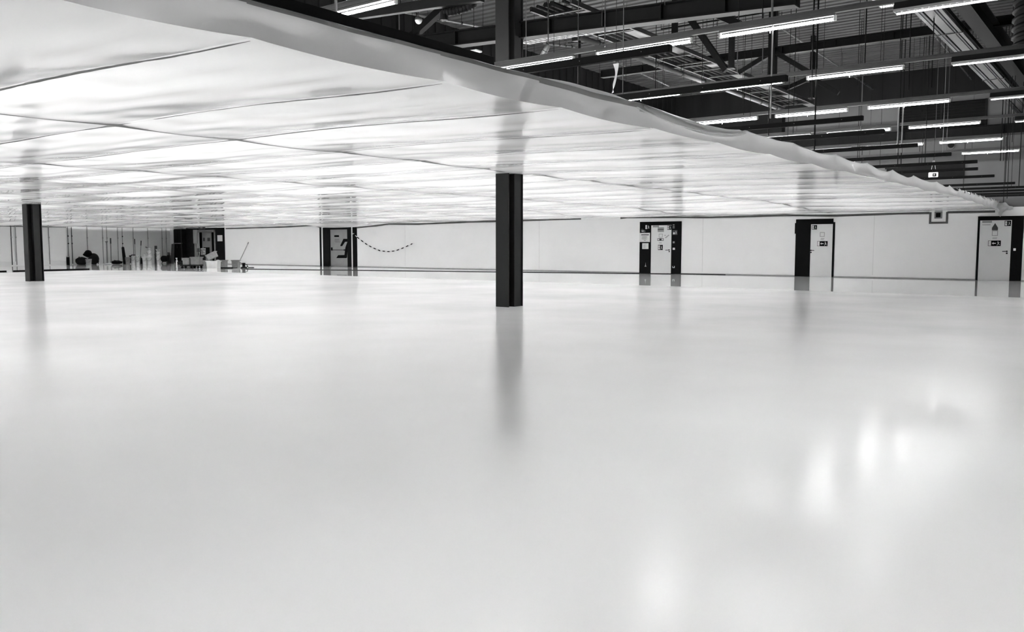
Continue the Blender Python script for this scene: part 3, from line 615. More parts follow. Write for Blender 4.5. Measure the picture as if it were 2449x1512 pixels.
# ribbed dark duct in the upper right corner
b0, b1 = MEM['bigduct']
e = empty('ribbed_duct', (b0[0]+0.6, 17.5, b0[2]), 'dark ribbed ventilation duct in the top right corner', 'duct')
MB().lathe((b0[0]+0.6, 17.6, b0[2]), [(0.50, 0.0), (0.58, 0.04), (0.58, 1.5)], n=24).build('drum', 'soft_black', e, smooth=True)
for q in range(9):
    z = b0[2]+0.08+0.15*q
    MB().lathe((b0[0]+0.6, 17.6, z), [(0.58, 0), (0.62, 0.03), (0.62, 0.06), (0.58, 0.09)], n=24).build('rib', 'steel_dark', e, smooth=True)
MB().cyl((b0[0]+0.6, 17.6, b0[2]+1.5), (b0[0]+0.6, 17.6, ROOF-0.01), 0.2, n=12).build('stub', 'steel_dark', e)
# steelwork left of the middle pillar
steel('roof_beam', 'beamL', 0.10, 0.13, 'dark beam crossing above the film left of the globe lamp', 'beam', ext=0.4)
steel('roof_beam', 'beamL2', 0.10, 0.12, 'dark beam behind the flat panel lamp beside the pillar', 'beam', ext=0.5)
steel('brace', 'diagL', 0.14, 0.14, 'thick dark brace right of the globe lamp', 'brace', ext=0.05)
p, q = Vector(MEM['thinrod'][0]), Vector(MEM['thinrod'][1]); e = empty('tie_rod', (p+q)/2, 'thin dark rod behind the long diagonal brace', 'rod')
MB().bar(p, q+Vector((1.0, 0, 0)), 0.02, 0.03).build('rod', 'steel_dark', e)
for c in (p, q): MB().cyl(c, (c.x, c.y, ROOF), 0.006, n=5).build('hanger', 'steel_dark', e)
p, q = MEM['postN']; o = MB().bar((p[0], p[1], 2.6), (p[0], p[1], ROOF), 0.022, 0.022).build('hanger_post', 'rail_grey'); tag(o, 'slim grey post rising behind the film edge near the top left', 'post')
p, q = MEM['rodN']; o = MB().cyl((p[0], p[1], q[2]), (p[0], p[1], ROOF), 0.009, n=6).build('hanger_rod', 'pipe_light'); tag(o, 'short pale rod beside the slim grey post', 'rod')
p, q = MEM['whiteL']; o = MB().cyl((q[0], q[1], 5.0), (q[0], q[1], ROOF), 0.014, n=6).build('hanger_rod', 'galvanised'); tag(o, 'pale rod against the dark post left of the globe lamp', 'rod')
# globe lamp
p, q = Vector(MEM['sphere'][0]), Vector(MEM['sphere'][1]); rad = abs(p.z-q.z)/2*1.05; c = (p+q)/2
e = empty('globe_lamp', c, 'small round globe lamp hanging above the film', 'lamp')
MB().lathe((c.x, c.y, c.z), [(0.3*rad, -rad), (0.7*rad, -0.75*rad), (0.97*rad, -0.25*rad), (rad, 0.05*rad)], n=16).build('glass_bowl', 'white_plastic', e, smooth=True)
MB().lathe((c.x, c.y, c.z), [(rad*1.04, 0.05*rad), (rad*1.04, 0.25*rad), (0.85*rad, 0.7*rad), (0.3*rad, 1.0*rad)], n=16).build('cap', 'rail_grey', e, smooth=True)
MB().cyl((c.x, c.y, c.z+rad), (c.x, c.y, ROOF), 0.006, n=6).build('rod', 'steel_mid', e)
# flat panel lamp
p = Vector(MEM['panel'][0]); q = Vector(MEM['panel'][1])
e = empty('panel_lamp', (p+q)/2, 'small flat square panel lamp beside the middle pillar', 'lamp')
MB().box((p.x, p.y-0.1, p.z-0.015), (q.x, p.y+0.1, p.z+0.02)).build('panel', 'white_plastic', e, bevel=0.006)
MB().box(((p.x+q.x)/2-0.02, p.y-0.02, p.z-0.03), ((p.x+q.x)/2+0.02, p.y+0.02, p.z-0.015)).build('sensor', 'steel_mid', e)
MB().cyl(((p+q)/2), ((p.x+q.x)/2, p.y, ROOF), 0.006, n=5).build('rod', 'steel_dark', e)
# black flexible hose
p, q = Vector(MEM['flex'][0]), Vector(MEM['flex'][1])
e = empty('flexible_hose', (p+q)/2, 'short black corrugated hose just left of the middle pillar', 'hose')
mb = MB()
for k in range(9):
    a = p+(q-p)*(k/9)+Vector((0, 0, -0.03*math.sin(math.pi*k/9))); b = p+(q-p)*((k+1)/9)+Vector((0, 0, -0.03*math.sin(math.pi*(k+1)/9))); m_ = (a+b)/2
    mb.cyl(a, m_, 0.05, 0.065, n=10).cyl(m_, b, 0.065, 0.05, n=10)
mb.build('bellows', 'black_paint', e, smooth=True)
MB().cyl(p, p+Vector((0, 0, -0.12)), 0.06, n=10).build('elbow', 'black_paint', e)
for c in (p+(q-p)*0.2, p+(q-p)*0.9): MB().cyl(c, (c.x, c.y, ROOF), 0.005, n=5).build('hanger', 'steel_dark', e)
# junction box with its bracket and grey cable drop
p, q = MEM['box']; e = empty('junction_box', ((p[0]+q[0])/2, p[1], p[2]), 'small grey junction box on a bracket below the cable tray', 'box')
MB().box((p[0], p[1]-0.06, p[2]), (q[0], p[1]+0.06, q[2])).build('housing', 'steel_mid', e, bevel=0.006)
p2, q2 = MEM['boxtray']; MB().bar(p2, q2, 0.1, 0.02).build('bracket', 'steel_dark', e)
MB().bar((q2[0]-0.05, q2[1], 4.4), (q2[0]-0.05, q2[1], ROOF), 0.04, 0.04).build('post', 'steel_dark', e)
p, q = Vector(MEM['cable_tube'][0]), Vector(MEM['cable_tube'][1])
e = empty('sensor_tube', (p+q)/2, 'short pale cylinder hanging right of the middle pillar', 'detector')
MB().cyl(p, q, 0.045, n=12).build('body', 'rail_grey', e, smooth=True)
MB().cyl(p+(q-p)*0.45, p+(q-p)*0.5, 0.048, n=12).build('ring', 'steel_dark', e)
MB().cyl(q, (q.x, q.y, ROOF), 0.012, n=6).build('rod', 'steel_mid', e)
# twisted strip of film hanging from the nearest rail
p, q = Vector(MEM['strap'][0]), Vector(MEM['strap'][1])
def twist(u, v):
    wd = 0.035*(1-0.75*math.sin(math.pi*min(1, v*1.3)))+0.004
    a = 2.4*v; c = p+(q-p)*v
    s = (u-0.5)*2*wd
    return c.x+s*math.cos(a)+0.015*math.sin(5*v), c.y+s*math.sin(a), c.z
e = empty('film_strip', p, 'twisted strip of plastic film dangling above the film edge', 'plastic strip')
MB().grid(twist, 4, 24).build('strip', 'plastic_curtain', e, smooth=True); MB().cyl(p, (p.x, p.y, ROOF), 0.003, n=5).build('cord', 'steel_dark', e)
# hanging rods and poles
cat_names = {0: ('thin dark hanger rod', 'steel_dark'), 1: ('grey hanger rod', 'rail_grey'), 2: ('bright pale pole', 'pipe_light')}
def rod_place(x, y, c):
    if y < 13.3 and x > -7: return 'in front of the deep girder'
    if x < -7: return 'near the middle pillar'
    if c == 2: return 'lit by the lamp beside it'
    if y < 17.5: return 'between the second and third nearest lamp rows'
    if y < 21: return 'among the middle lamp rows'
    return 'close to the far wall'
groups = {}
for r_ in ROD: groups.setdefault((r_[5], rod_place(r_[0], r_[1], r_[5])), []).append(r_)
NUM = ['first', 'second', 'third', 'fourth', 'fifth', 'sixth', 'seventh', 'eighth', 'ninth', 'tenth', 'eleventh', 'twelfth', 'thirteenth', 'fourteenth', 'fifteenth', 'sixteenth', 'seventeenth', 'eighteenth', 'nineteenth', 'twentieth', 'twenty-first', 'twenty-second', 'twenty-third', 'twenty-fourth']
for (c, where), lst in groups.items():
    lst.sort(key=lambda t: math.atan2(t[0], t[1]))
    for k, (x, y, zb, zt, r_, c_) in enumerate(lst):
        top = RZ if c == 2 and y < 19.5 else ROOF
        o = MB().cyl((x, y, zb), (x, y, top), r_*0.6, n=6).build('hanger_rod', cat_names[c][1])
        lab = f'{cat_names[c][0]} {where}' + (f', {NUM[k]} from the left' if len(lst) > 1 else '')
        tag(o, lab, 'rod', f'{cat_names[c][0]}s {where}')
# far upper wall: dark louvre, dark beam, hatch, round vent, exit box
p, q = MEM['louver']; x0, x1, z0, z1 = min(p[0], q[0]), max(p[0], q[0]), min(p[2], q[2]), max(p[2], q[2])
e = empty('ventilation_opening', ((x0+x1)/2, WY, z0), 'black louvred opening high in the far wall', 'louvre')
MB().box((x0, WY-0.03, z0), (x1, WY, z1)).build('backing', 'black_paint', e)
for k in range(9): 
    z = z0+(z1-z0)*(k+0.5)/9; MB().box((x0, WY-0.07, z-0.012), (x1, WY-0.03, z+0.012)).build('slat', 'black_paint', e)
for x in (x0, (x0+x1)/2, x1): MB().box((x-0.03, WY-0.08, z0), (x+0.03, WY-0.03, z1)).build('mullion', 'soft_black', e)
ibeam('roof_girder', (-16, 31.7, 4.86), (8, 31.7, 4.86), 0.3, 0.34, 'dark steel girder across the far wall below the louvre', 'girder')
o = MB().box((-17, 31.9, 6.15), (8, WY, ROOF)).box((-17, 31.95, 4.2), (-11.3, WY, 6.15)).build('wall_fascia', 'curtain_dark'); tag(o, 'dark fascia along the top of the far wall', 'fascia')
p, q = MEM['hatch']; e = empty('wall_hatch', ((p[0]+q[0])/2, WY, p[2]), 'dark hatch in the far wall behind the black bars', 'hatch')
MB().box((p[0], WY-0.04, p[2]), (q[0], WY, q[2])).build('shutter', 'steel_dark', e)
MB().box((p[0]-0.05, WY-0.06, q[2]), (q[0]+0.05, WY, q[2]+0.05)).build('lintel', 'steel_dark', e)
MB().box((q[0], WY-0.06, p[2]), (q[0]+0.05, WY, q[2])).build('jamb', 'steel_dark', e)
p, q = MEM['round']; e = empty('round_vent', ((p[0]+q[0])/2, WY, p[2]), 'round dark vent high on the far wall', 'vent')
r_ = (q[0]-p[0])/2; cx = (p[0]+q[0])/2
MB().cyl((cx, WY-0.05, p[2]), (cx, WY, p[2]), r_, n=20).build('ring', 'wall_grey', e)
MB().cyl((cx, WY-0.07, p[2]+0.03), (cx, WY-0.05, p[2]+0.03), r_*0.85, n=20).build('cowl', 'steel_dark', e)
# panel joints of the upper far wall
for k, x in enumerate((-11.0, -8.5, -6.6, -5.2, -4.0, -2.6, -1.0)):
    MB().box((x, WY-0.004, 2.45), (x+0.03, WY+0.012, 4.7)).build('joint', 'steel_mid', bpy.data.objects['wall_far'])
p, q = MEM['exitbox']; e = empty('exit_sign', ((p[0]+q[0])/2, p[1], p[2]), 'white hanging sign box among the far black bars', 'sign')
MB().box((p[0], p[1]-0.04, p[2]), (q[0], p[1]+0.04, q[2])).build('case', 'sign_lit', e, bevel=0.01)
xm = (p[0]+q[0])/2; zm = (p[2]+q[2])/2
MB().box((xm-0.01, p[1]-0.045, zm-0.045), (xm+0.08, p[1]-0.04, zm+0.04)).build('pictogram', 'print_black', e)
MB().box((xm+0.015, p[1]-0.05, zm-0.02), (xm+0.05, p[1]-0.045, zm+0.02)).build('pictogram', 'paper', e)
for s in (-0.06, 0.06): MB().cyl((xm+s, p[1], q[2]), (xm+s*0.2, p[1], q[2]+0.3), 0.006, n=5).build('hanger', 'white_plastic', e)
MB().cyl((xm, p[1], q[2]+0.3), (xm, p[1], ROOF), 0.004, n=5).build('hanger', 'steel_dark', e)

# ================================================================ tape along the film edge on the far wall
def tape_run(pts, label, w_=0.075):
    mb = MB(); fine = []
    for (xa, za), (xb, zb) in zip(pts, pts[1:]):
        k = max(1, int((xb-xa)/0.5))
        for t in range(k): fine.append((xa+(xb-xa)*t/k, za+(zb-za)*t/k))
    fine.append(pts[-1]); rr = random.Random(3); n = len(fine)
    for i, (x, z) in enumerate(fine):
        ww = w_/2*(0.85+0.3*rr.random())
        mb.v += [(x, WY-0.012, z-ww), (x, WY-0.012, z+ww), (x, WY, z+ww), (x, WY, z-ww)]
    for i in range(n-1):
        a, b = 4*i, 4*i+4
        mb.f += [(a, b, b+1, a+1), (a+1, b+1, b+2, a+2), (a+3, b+3, b, a)]
    o = mb.build('masking_tape', 'tape_grey'); tag(o, label, 'tape', 'grey tape holding the film to the wall')
tape_run(tape, 'grey tape holding the film to the wall left of the notice-covered door')
tape_run(tape2, 'grey tape holding the film to the wall above the middle two doors')
o = MB().box((XL, 12.0, 2.24), (XL+0.012, 25.25, 2.30)).build('masking_tape', 'tape_grey'); tag(o, 'grey tape holding the film to the pale left partition', 'tape', 'grey tape holding the film to the wall')
tape_run(tape3, 'short grey tape between the boxed wall fitting and the rightmost door')
u = D3['ubox']; mb = MB(); t = 0.07
mb.box((u[0], WY-0.012, u[2]), (u[0]+t, WY, 2.30)).box((u[1]-t, WY-0.012, u[2]), (u[1], WY, 2.30)).box((u[0], WY-0.013, u[2]), (u[1], WY, u[2]+t))
o = mb.build('masking_tape', 'tape_grey'); tag(o, 'grey tape bordering the boxed wall fitting in a U', 'tape')
u, d = D3['ibox'], D3['idark']
e = empty('wall_fitting', ((u[0]+u[1])/2, WY, u[2]), 'square grey framed wall fitting with dark centre framed by tape', 'wall fitting')
MB().box((u[0], WY-0.05, u[2]), (u[1], WY, u[3])).build('frame', 'card_grey', e, bevel=0.006)
MB().box((d[0], WY-0.058, d[2]), (d[1], WY-0.05, d[3])).build('grille', 'print_black', e)

# ================================================================ doors
def plate(parent, r, y, m, name, th=0.006, rot=0.0):
    x0, x1, z0, z1 = r; cx, cz = (x0+x1)/2, (z0+z1)/2
    M = Matrix.Translation((cx, y, cz)) @ Matrix.Rotation(rot, 4, 'Y') @ Matrix.Translation((-cx, -y, -cz)) if rot else None
    return MB().box((x0, y-th, z0), (x1, y, z1), M).build(name, m, parent)
def ply(parent, pts, y, m, name, th=0.003):
    n = len(pts); mb = MB()
    mb.v = [(x, y-th, z) for x, z in pts]+[(x, y, z) for x, z in pts]
    mb.f = [tuple(range(n))]+[(i, (i+1) % n, n+(i+1) % n, n+i) for i in range(n)]
    return mb.build(name, m, parent)
def runner(parent, r, y, m):
    """running figure of the emergency exit pictogram inside rectangle r"""
    x0, x1, z0, z1 = r; W, H = x1-x0, z1-z0
    P = lambda a, b: (x0+a*W, z0+b*H)
    S = lambda a, b, w_: MB().bar((P(*a)[0], y-0.002, P(*a)[1]), (P(*b)[0], y-0.002, P(*b)[1]), w_*W, 0.003)
    mb = MB()
    for a, b, w_ in (((.50, .72), (.58, .42), .16), ((.58, .42), (.34, .28), .11), ((.34, .28), (.28, .06), .10), ((.58, .42), (.72, .24), .11), ((.72, .24), (.92, .18), .10), ((.50, .70), (.26, .58), .09), ((.50, .70), (.80, .62), .09)):
        (ax, az), (bx, bz) = P(*a), P(*b); dx, dz = bx-ax, bz-az; l = math.hypot(dx, dz); nx, nz = -dz/l*w_*W/2, dx/l*w_*W/2
        mb.quad((ax+nx, y-0.003, az+nz), (ax-nx, y-0.003, az-nz), (bx-nx, y-0.003, bz-nz), (bx+nx, y-0.003, bz+nz))
    c = P(.44, .86); mb.poly([(c[0]+0.1*W*math.cos(t*0.785), y-0.003, c[1]+0.1*W*math.sin(t*0.785)) for t in range(8)])
    mb.build('pictogram', m, parent)
def arrow(parent, r, y, m, flip=False):
    x0, x1, z0, z1 = r; W, H = x1-x0, z1-z0
    pts = [(0, .5), (.4, .9), (.4, .65), (1, .65), (1, .35), (.4, .35), (.4, .1)]
    if flip: pts = [(1-a, b) for a, b in reversed(pts)]
    MB().poly([(x0+a*W, y-0.003, z0+b*H) for a, b in pts]).build('arrow', m, parent)
def exit_sign(door, r, y, name='exit_sign'):
    s = plate(door, r, y, 'print_black', name, 0.008); s['label'] = 'dark emergency exit sign with white pictogram'
    yy = y-0.008; x0, x1, z0, z1 = r; W, H = x1-x0, z1-z0
    # white door opening with dark figure, white figure beside, as in the printed sign
    def sub(fn, *a): fn(s, *a)
    class Pz: pass
    par = s
    d_ = (x0+0.08*W, x0+0.40*W, z0+0.1*H, z0+0.9*H)
    plate_s(par, d_, yy, 'paper', 'pictogram'); plate_s(par, (x0+0.14*W, x0+0.36*W, z0+0.48*H, z0+0.56*H), yy-0.001, 'print_black', 'pictogram')
    runner(par, (x0+0.46*W, x0+0.95*W, z0+0.08*H, z0+0.92*H), yy, 'paper')
def plate_s(par, r, y, m, name): return plate(par, r, y, m, name, 0.002)
# sub-part builder needs world origin: parts are built with the door as origin reference
_build = MB.build
def build_world(s, name, m, parent=None, **k):
    if parent is not None and parent.parent is not None and k.get('origin') is None:
        o = _build(s, name, m, None, origin=(0, 0, 0), **{a: b for a, b in k.items() if a != 'origin'})
        wl = Vector(parent.location)+Vector(parent.parent.location)
        o.parent = parent; o.location = -wl
        return o
    return _build(s, name, m, parent, **k)
MB.build = build_world
def arrow_sign(door, r, y):
    x0, x1, z0, z1 = r; W, H = x1-x0, z1-z0
    s = plate(door, r, y, 'print_black', 'arrow_sign', 0.008); s['label'] = 'dark direction sign with white arrow and running figure'
    plate_s(s, (x0+0.03*W, x0+0.24*W, z0+0.06*H, z0+0.94*H), y-0.008, 'paper', 'pictogram')
    arrow(s, (x0+0.30*W, x0+0.62*W, z0+0.2*H, z0+0.8*H), y-0.008, 'paper')
    runner(s, (x0+0.62*W, x0+0.97*W, z0+0.08*H, z0+0.92*H), y-0.008, 'paper')
def handle(door, r, y, left=False):
    x0, x1, z0, z1 = r
    hx = x0+0.03 if left else x1-0.03
    h = MB().cyl((hx, y-0.05, z1-0.03), (hx, y, z1-0.03), 0.022, n=10).build('handle', 'print_black', door); h['label'] = 'black lever handle'
    MB().bar((hx, y-0.05, z1-0.03), (x1 if left else x0, y-0.05, z1-0.035), 0.018, 0.022).build('lever', 'print_black', h)
    MB().cyl((hx, y-0.012, z0+0.03), (hx, y, z0+0.03), 0.026, n=10).build('lock_rose', 'print_black', door)
def lines(par, r, y, n, m='print_grey', name='text_line', fill=0.45, seed=0):
    x0, x1, z0, z1 = r; rr = random.Random(seed); hh = (z1-z0)/n
    for k in range(n):
        z = z1-(k+0.5)*hh; a = rr.uniform(0.0, 0.15); b = rr.uniform(0.75, 1.0)
        plate_s(par, (x0+a*(x1-x0), x0+b*(x1-x0), z-hh*fill/2, z+hh*fill/2), y, m, name)
def outline_sq(door, r, y):
    x0, x1, z0, z1 = r; t = 0.018
    s = plate(door, r, y, 'print_grey', 'square_notice', 0.003)
    plate_s(s, (x0+t, x1-t, z0+t, z1-t), y-0.003, 'door_leaf', 'inset')
def surround(door, outer, leaf, y=WY, th=0.035):
    plate(door, (outer[0], leaf[0], 0, outer[3]), y, 'black_paint', 'surround', th)
    plate(door, (leaf[1], outer[1], 0, outer[3]), y, 'black_paint', 'surround', th)
    plate(door, (leaf[0], leaf[1], leaf[3], outer[3]), y, 'black_paint', 'surround', th)
    return y-th
def door(n, cx, label): return empty(f'door_{n}', (cx, WY, 0), label, 'door', kind='structure')

# door 1 : notices
d = door(1, -16.4, 'white door in a black surround covered with notices, behind the middle of the hall')
ys_ = surround(d, D1['outer'], D1['leaf'])
lf = D1['leaf']; plate(d, (lf[0], lf[1], 0.008, lf[3]), WY, 'door_leaf', 'leaf', 0.02); yl = WY-0.02
exit_sign(d, D1['exit_l'], ys_); exit_sign(d, D1['exit_r'], yl); exit_sign(d, D1['exit_c'], yl)
s = plate(d, D1['tilt'], ys_, 'print_dark', 'tilted_sign', 0.006, rot=0.5)
x0, x1, z0, z1 = D1['tilt']; arrow(s, (x0+0.03, x1-0.06, z0+0.03, z1-0.03), ys_-0.006, 'paper')
s = plate(d, D1['notice'], ys_, 'paper', 'notice'); x0, x1, z0, z1 = D1['notice']
plate_s(s, (x0+0.07, x1-0.05, z1-0.10, z1-0.065), ys_-0.006, 'print_dark', 'heading'); lines(s, (x0+0.08, x1-0.1, z0+0.1, z1-0.13), ys_-0.006, 6, 'print_grey', seed=1, fill=0.5); lines(s, (x0+0.18, x0+0.3, z0+0.04, z0+0.09), ys_-0.006, 1, 'print_grey')
s = plate(d, D1['sheet'], ys_, 'paper', 'sheet'); x0, x1, z0, z1 = D1['sheet']; lines(s, (x0+0.05, x1-0.12, z0+0.04, z1-0.04), ys_-0.006, 5, 'print_grey', seed=2, fill=0.3)
x0, x1, z0, z1 = D1['cone']; ply(d, [(x0, z0), (x1, z0), (x1-0.035, z0+0.06), ((x0+x1)/2, z1), (x0+0.035, z0+0.06)], ys_, 'print_grey', 'cone_sticker')
plate(d, D1['banner'], yl, 'print_grey', 'banner', 0.004)
s = plate(d, D1['plate'], yl, 'print_grey', 'name_plate', 0.006); x0, x1, z0, z1 = D1['plate']; plate_s(s, (x0, x1, z0+0.45*(z1-z0), z0+0.6*(z1-z0)), yl-0.006, 'print_dark', 'stripe')
outline_sq(d, D1['outline'], yl)
s = plate(d, D1['box'], yl, 'print_dark', 'boxed_sign', 0.005); x0, x1, z0, z1 = D1['box']; t = 0.02; plate_s(s, (x0+t, x0+0.09, z0+t, z1-t), yl-0.005, 'paper', 'field'); plate_s(s, (x1-0.09, x1-t, z0+t, z1-t), yl-0.005, 'paper', 'field')
lines(d, D1['text'], yl, 2, 'print_grey', seed=3); 
x0, x1, z0, z1 = D1['stains']
for k in range(5): plate_s(d, (x0+0.04*k, x0+0.04*k+0.05, z1-0.06-0.03*((k*7) % 4), z1-0.02-0.03*((k*7) % 4)), yl, 'card_mid', 'faded_print')
handle(d, D1['handle'], yl)
s = plate(d, D1['sign_j'], ys_, 'print_dark', 'round_sign', 0.006); x0, x1, z0, z1 = D1['sign_j']
MB().cyl((x0+0.07, ys_-0.009, z0+0.07), (x0+0.07, ys_-0.006, z0+0.07), 0.045, n=12).build('pictogram', 'paper', s); runner(s, (x0+0.11, x1-0.01, z0+0.02, z1-0.02), ys_-0.006, 'paper')
lines(d, D1['marks'], ys_, 3, 'print_grey', 'sticker', seed=5); plate(d, D1['small'], ys_, 'print_grey', 'sticker', 0.004)
plate(d, D1['switch'], ys_, 'white_plastic', 'light_switch', 0.012); s = plate(d, D1['socket'], ys_, 'paper', 'socket', 0.012); x0, x1, z0, z1 = D1['socket']; plate_s(s, (x0+0.02, x1-0.02, z0+0.02, z1), ys_-0.012, 'print_black', 'recess')

# door 2 : handle at the left
d = door(2, -10.1, 'white door with its handle on the left in an uneven black surround')
o2, lf = D2['outer'], D2['leaf']
ys_ = WY-0.035
plate(d, (o2[0]+0.0, lf[0], 0, o2[3]), WY, 'black_paint', 'surround', 0.035); plate(d, (lf[0], D2['top'][1]+0.0, lf[3], D2['top'][3]), WY, 'black_paint', 'surround', 0.035)
plate(d, (lf[1], D2['rstrip'][1], 0, D2['rstrip'][3]), WY, 'steel_dark', 'surround', 0.035); plate(d, D2['bump'], WY, 'black_paint', 'surround', 0.036)
plate(d, (lf[0], lf[1], 0.008, lf[3]), WY, 'door_leaf', 'leaf', 0.015); yl = WY-0.015
exit_sign(d, D2['exit'], yl); outline_sq(d, D2['outline'], yl); lines(d, D2['text'], yl, 2, 'print_grey', seed=6); arrow_sign(d, D2['arrow'], yl); handle(d, D2['handle'], yl, left=True)

# door 3 : rightmost
d = door(3, -4.1, 'white door with a house-shaped sticker in a black surround at the right edge')
ys_ = surround(d, D3['outer'], D3['leaf']); plate(d, D3['bulge'], WY, 'black_paint', 'surround', 0.036)
lf = D3['leaf']; plate(d, (lf[0], lf[1], 0.008, lf[3]), WY, 'door_leaf', 'leaf', 0.02); yl = WY-0.02
exit_sign(d, D3['exit'], yl); plate(d, D3['banner'], yl, 'print_grey', 'banner', 0.004); plate(d, D3['line'], yl, 'print_grey', 'text_line', 0.003)
x0, x1, z0, z1 = D3['house']; zs = z0+0.35*(z1-z0)
ply(d, [(x0, zs), (x1, zs), ((x0+x1)/2, z1)], yl, 'print_dark', 'warning_triangle'); plate(d, (x0, x1, z0, zs), yl, 'print_dark', 'warning_plate', 0.003)
outline_sq(d, D3['outline'], yl); lines(d, D3['text'], yl, 2, 'print_grey', seed=8); arrow_sign(d, D3['arrow'], yl); handle(d, D3['handle'], yl); plate(d, D3['switch'], ys_, 'white_plastic', 'light_switch', 0.012)

# door 4 : chained doorway in a recess
d = door(4, -36.2, 'grey door set back in a black doorway with a bold black angular mark')
def jamb(r, m, dep, name='jamb'): MB().box((r[0], WY-0.02, 0), (r[1], WY+dep, r[3])).build(name, m, d)
zt = D0['outer'][3]
for k, m, dep in (('lj', 'black_paint', 0.3), ('wl', 'white_plastic', 0.1), ('lj2', 'black_paint', 0.5), ('rj', 'steel_dark', 0.5), ('ws', 'white_plastic', 0.1), ('rj2', 'black_paint', 0.3)): jamb((D0[k][0], D0[k][1], 0, zt), m, dep)
MB().box((D0['lj2'][1], WY-0.02, D0['leaf'][3]), (D0['rj'][0], WY+0.4, zt)).build('lintel', 'steel_dark', d)
yl = WY+0.04; lf = D0['leaf']
plate(d, (lf[0], lf[1], 0.01, lf[3]), yl+0.05, 'door_grey', 'leaf', 0.05)
m_ = ply(d, glyph, yl, 'print_black', 'painted_mark', 0.004); m_['label'] = 'bold black angular mark'
plate(d, D0['label'], yl, 'print_black', 'label_plate', 0.004); lines(d, D0['text'], yl, 4, 'print_dark', seed=4, fill=0.25)
x0, x1, z0, z1 = D0['bar']; h = MB().bar((x0, yl-0.06, z0+0.03), (x1, yl-0.06, z0+0.03), 0.03, 0.03).build('push_bar', 'steel_dark', d); MB().box((x0-0.02, yl-0.07, z0), (x0+0.03, yl, z1)).build('bracket', 'steel_dark', h); MB().box((x1-0.03, yl-0.07, z0), (x1+0.02, yl, z0+0.06)).build('bracket', 'steel_dark', h)
x0, x1, z0, z1 = D0['glare']; xm = (x0+x1)/2
e = empty('emergency_lamp', (xm, WY-0.05, 2.22), 'tiny bright emergency light glowing through the film above the chained doorway', 'lamp')
MB().box((xm-0.10, WY-0.04, 2.20), (xm+0.10, WY, 2.30)).build('housing', 'white_plastic', e)
for s in (-0.06, 0.06): MB().box((xm+s-0.035, WY-0.05, 2.22), (xm+s+0.035, WY-0.04, 2.28)).build('lens', 'sign_lit', e)

# door 5 : open doorway in the far corner
d = door(5, -48.8, 'open dark doorway with a pale frame in the far left corner')
f = DL['frame']; t = 0.16
for r in ((f[0], f[0]+t, 0, f[3]), (f[1]-t, f[1], 0, f[3]), (f[0], f[1], f[3]-t, f[3])): plate(d, r, WY+0.02, 'card_grey', 'frame', 0.06)
plate(d, (f[1], DL['rdark'][1], 0, DL['rdark'][3]), WY, 'black_paint', 'surround', 0.03); plate(d, (DL['cab2'][0], f[0], 0, DL['rdark'][3]), WY, 'soft_black', 'surround', 0.03)
plate(d, (f[0], f[1], f[3], DL['rdark'][3]), WY, 'black_paint', 'surround', 0.03)
r = DL['inner']; plate(d, (r[0], r[1], 0.01, r[3]), WY+0.3, 'door_grey', 'leaf', 0.05)
for k in ('w1', 'w2'): plate(d, DL[k], WY+0.25, 'print_dark', 'window', 0.004)
plate(d, (DL['inner'][0]+0.15, DL['inner'][1]-0.2, 0.5, 1.05), WY+0.25, 'print_black', 'hatch', 0.004)
r = DL['lframe']; plate(d, r, WY-0.03, 'print_grey', 'side_panel', 0.03)
plate(d, DL['paper'], WY-0.03, 'paper', 'notice', 0.004)
r = DL['lamp']; e = empty('doorway_lamp', ((r[0]+r[1])/2, WY-0.2, 2.2), 'small dark sign lamp hanging above the corner doorway', 'lamp')
MB().box((r[0], WY-0.25, 2.2), (r[1], WY-0.18, 2.42)).build('case', 'print_dark', e); MB().box((r[0]+0.2, WY-0.255, 2.26), (r[1]-0.2, WY-0.25, 2.36)).build('pictogram', 'card_grey', e); MB().bar(((r[0]+r[1])/2, WY-0.2, 2.3), ((r[0]+r[1])/2, WY, 2.3), 0.03, 0.03).build('bracket', 'print_dark', e)

# ================================================================ barrier chain on the far wall
pts = [Vector((x, WY-0.06, z)) for x, z in chain]
ln = [0]
for a, b in zip(pts, pts[1:]): ln.append(ln[-1]+(b-a).length)
def at_len(s):
    for i in range(len(pts)-1):
        if s <= ln[i+1]+1e-6: return pts[i]+(pts[i+1]-pts[i])*((s-ln[i])/(ln[i+1]-ln[i]))
    return pts[-1]
e = empty('barrier_chain', pts[0], 'black and white barrier chain sagging across the wall beside the recessed doorway', 'chain')
k = 0; s = 0; st = ln[-1]/27
while s < ln[-1]-0.01:
    a, b = at_len(s), at_len(min(ln[-1], s+st)); d_ = (b-a)
    MB().bar(a+d_*0.03, b-d_*0.03, 0.035, 0.045 if k % 2 == 0 else 0.03).build('link', 'print_black' if k % 2 == 0 else 'white_plastic', e, bevel=0.008)
    s += st; k += 1
for p in (pts[0], pts[-1]): MB().cyl(p+Vector((0, -0.02, 0)), (p.x, WY, p.z), 0.03, n=8).build('hook', 'white_plastic', e)

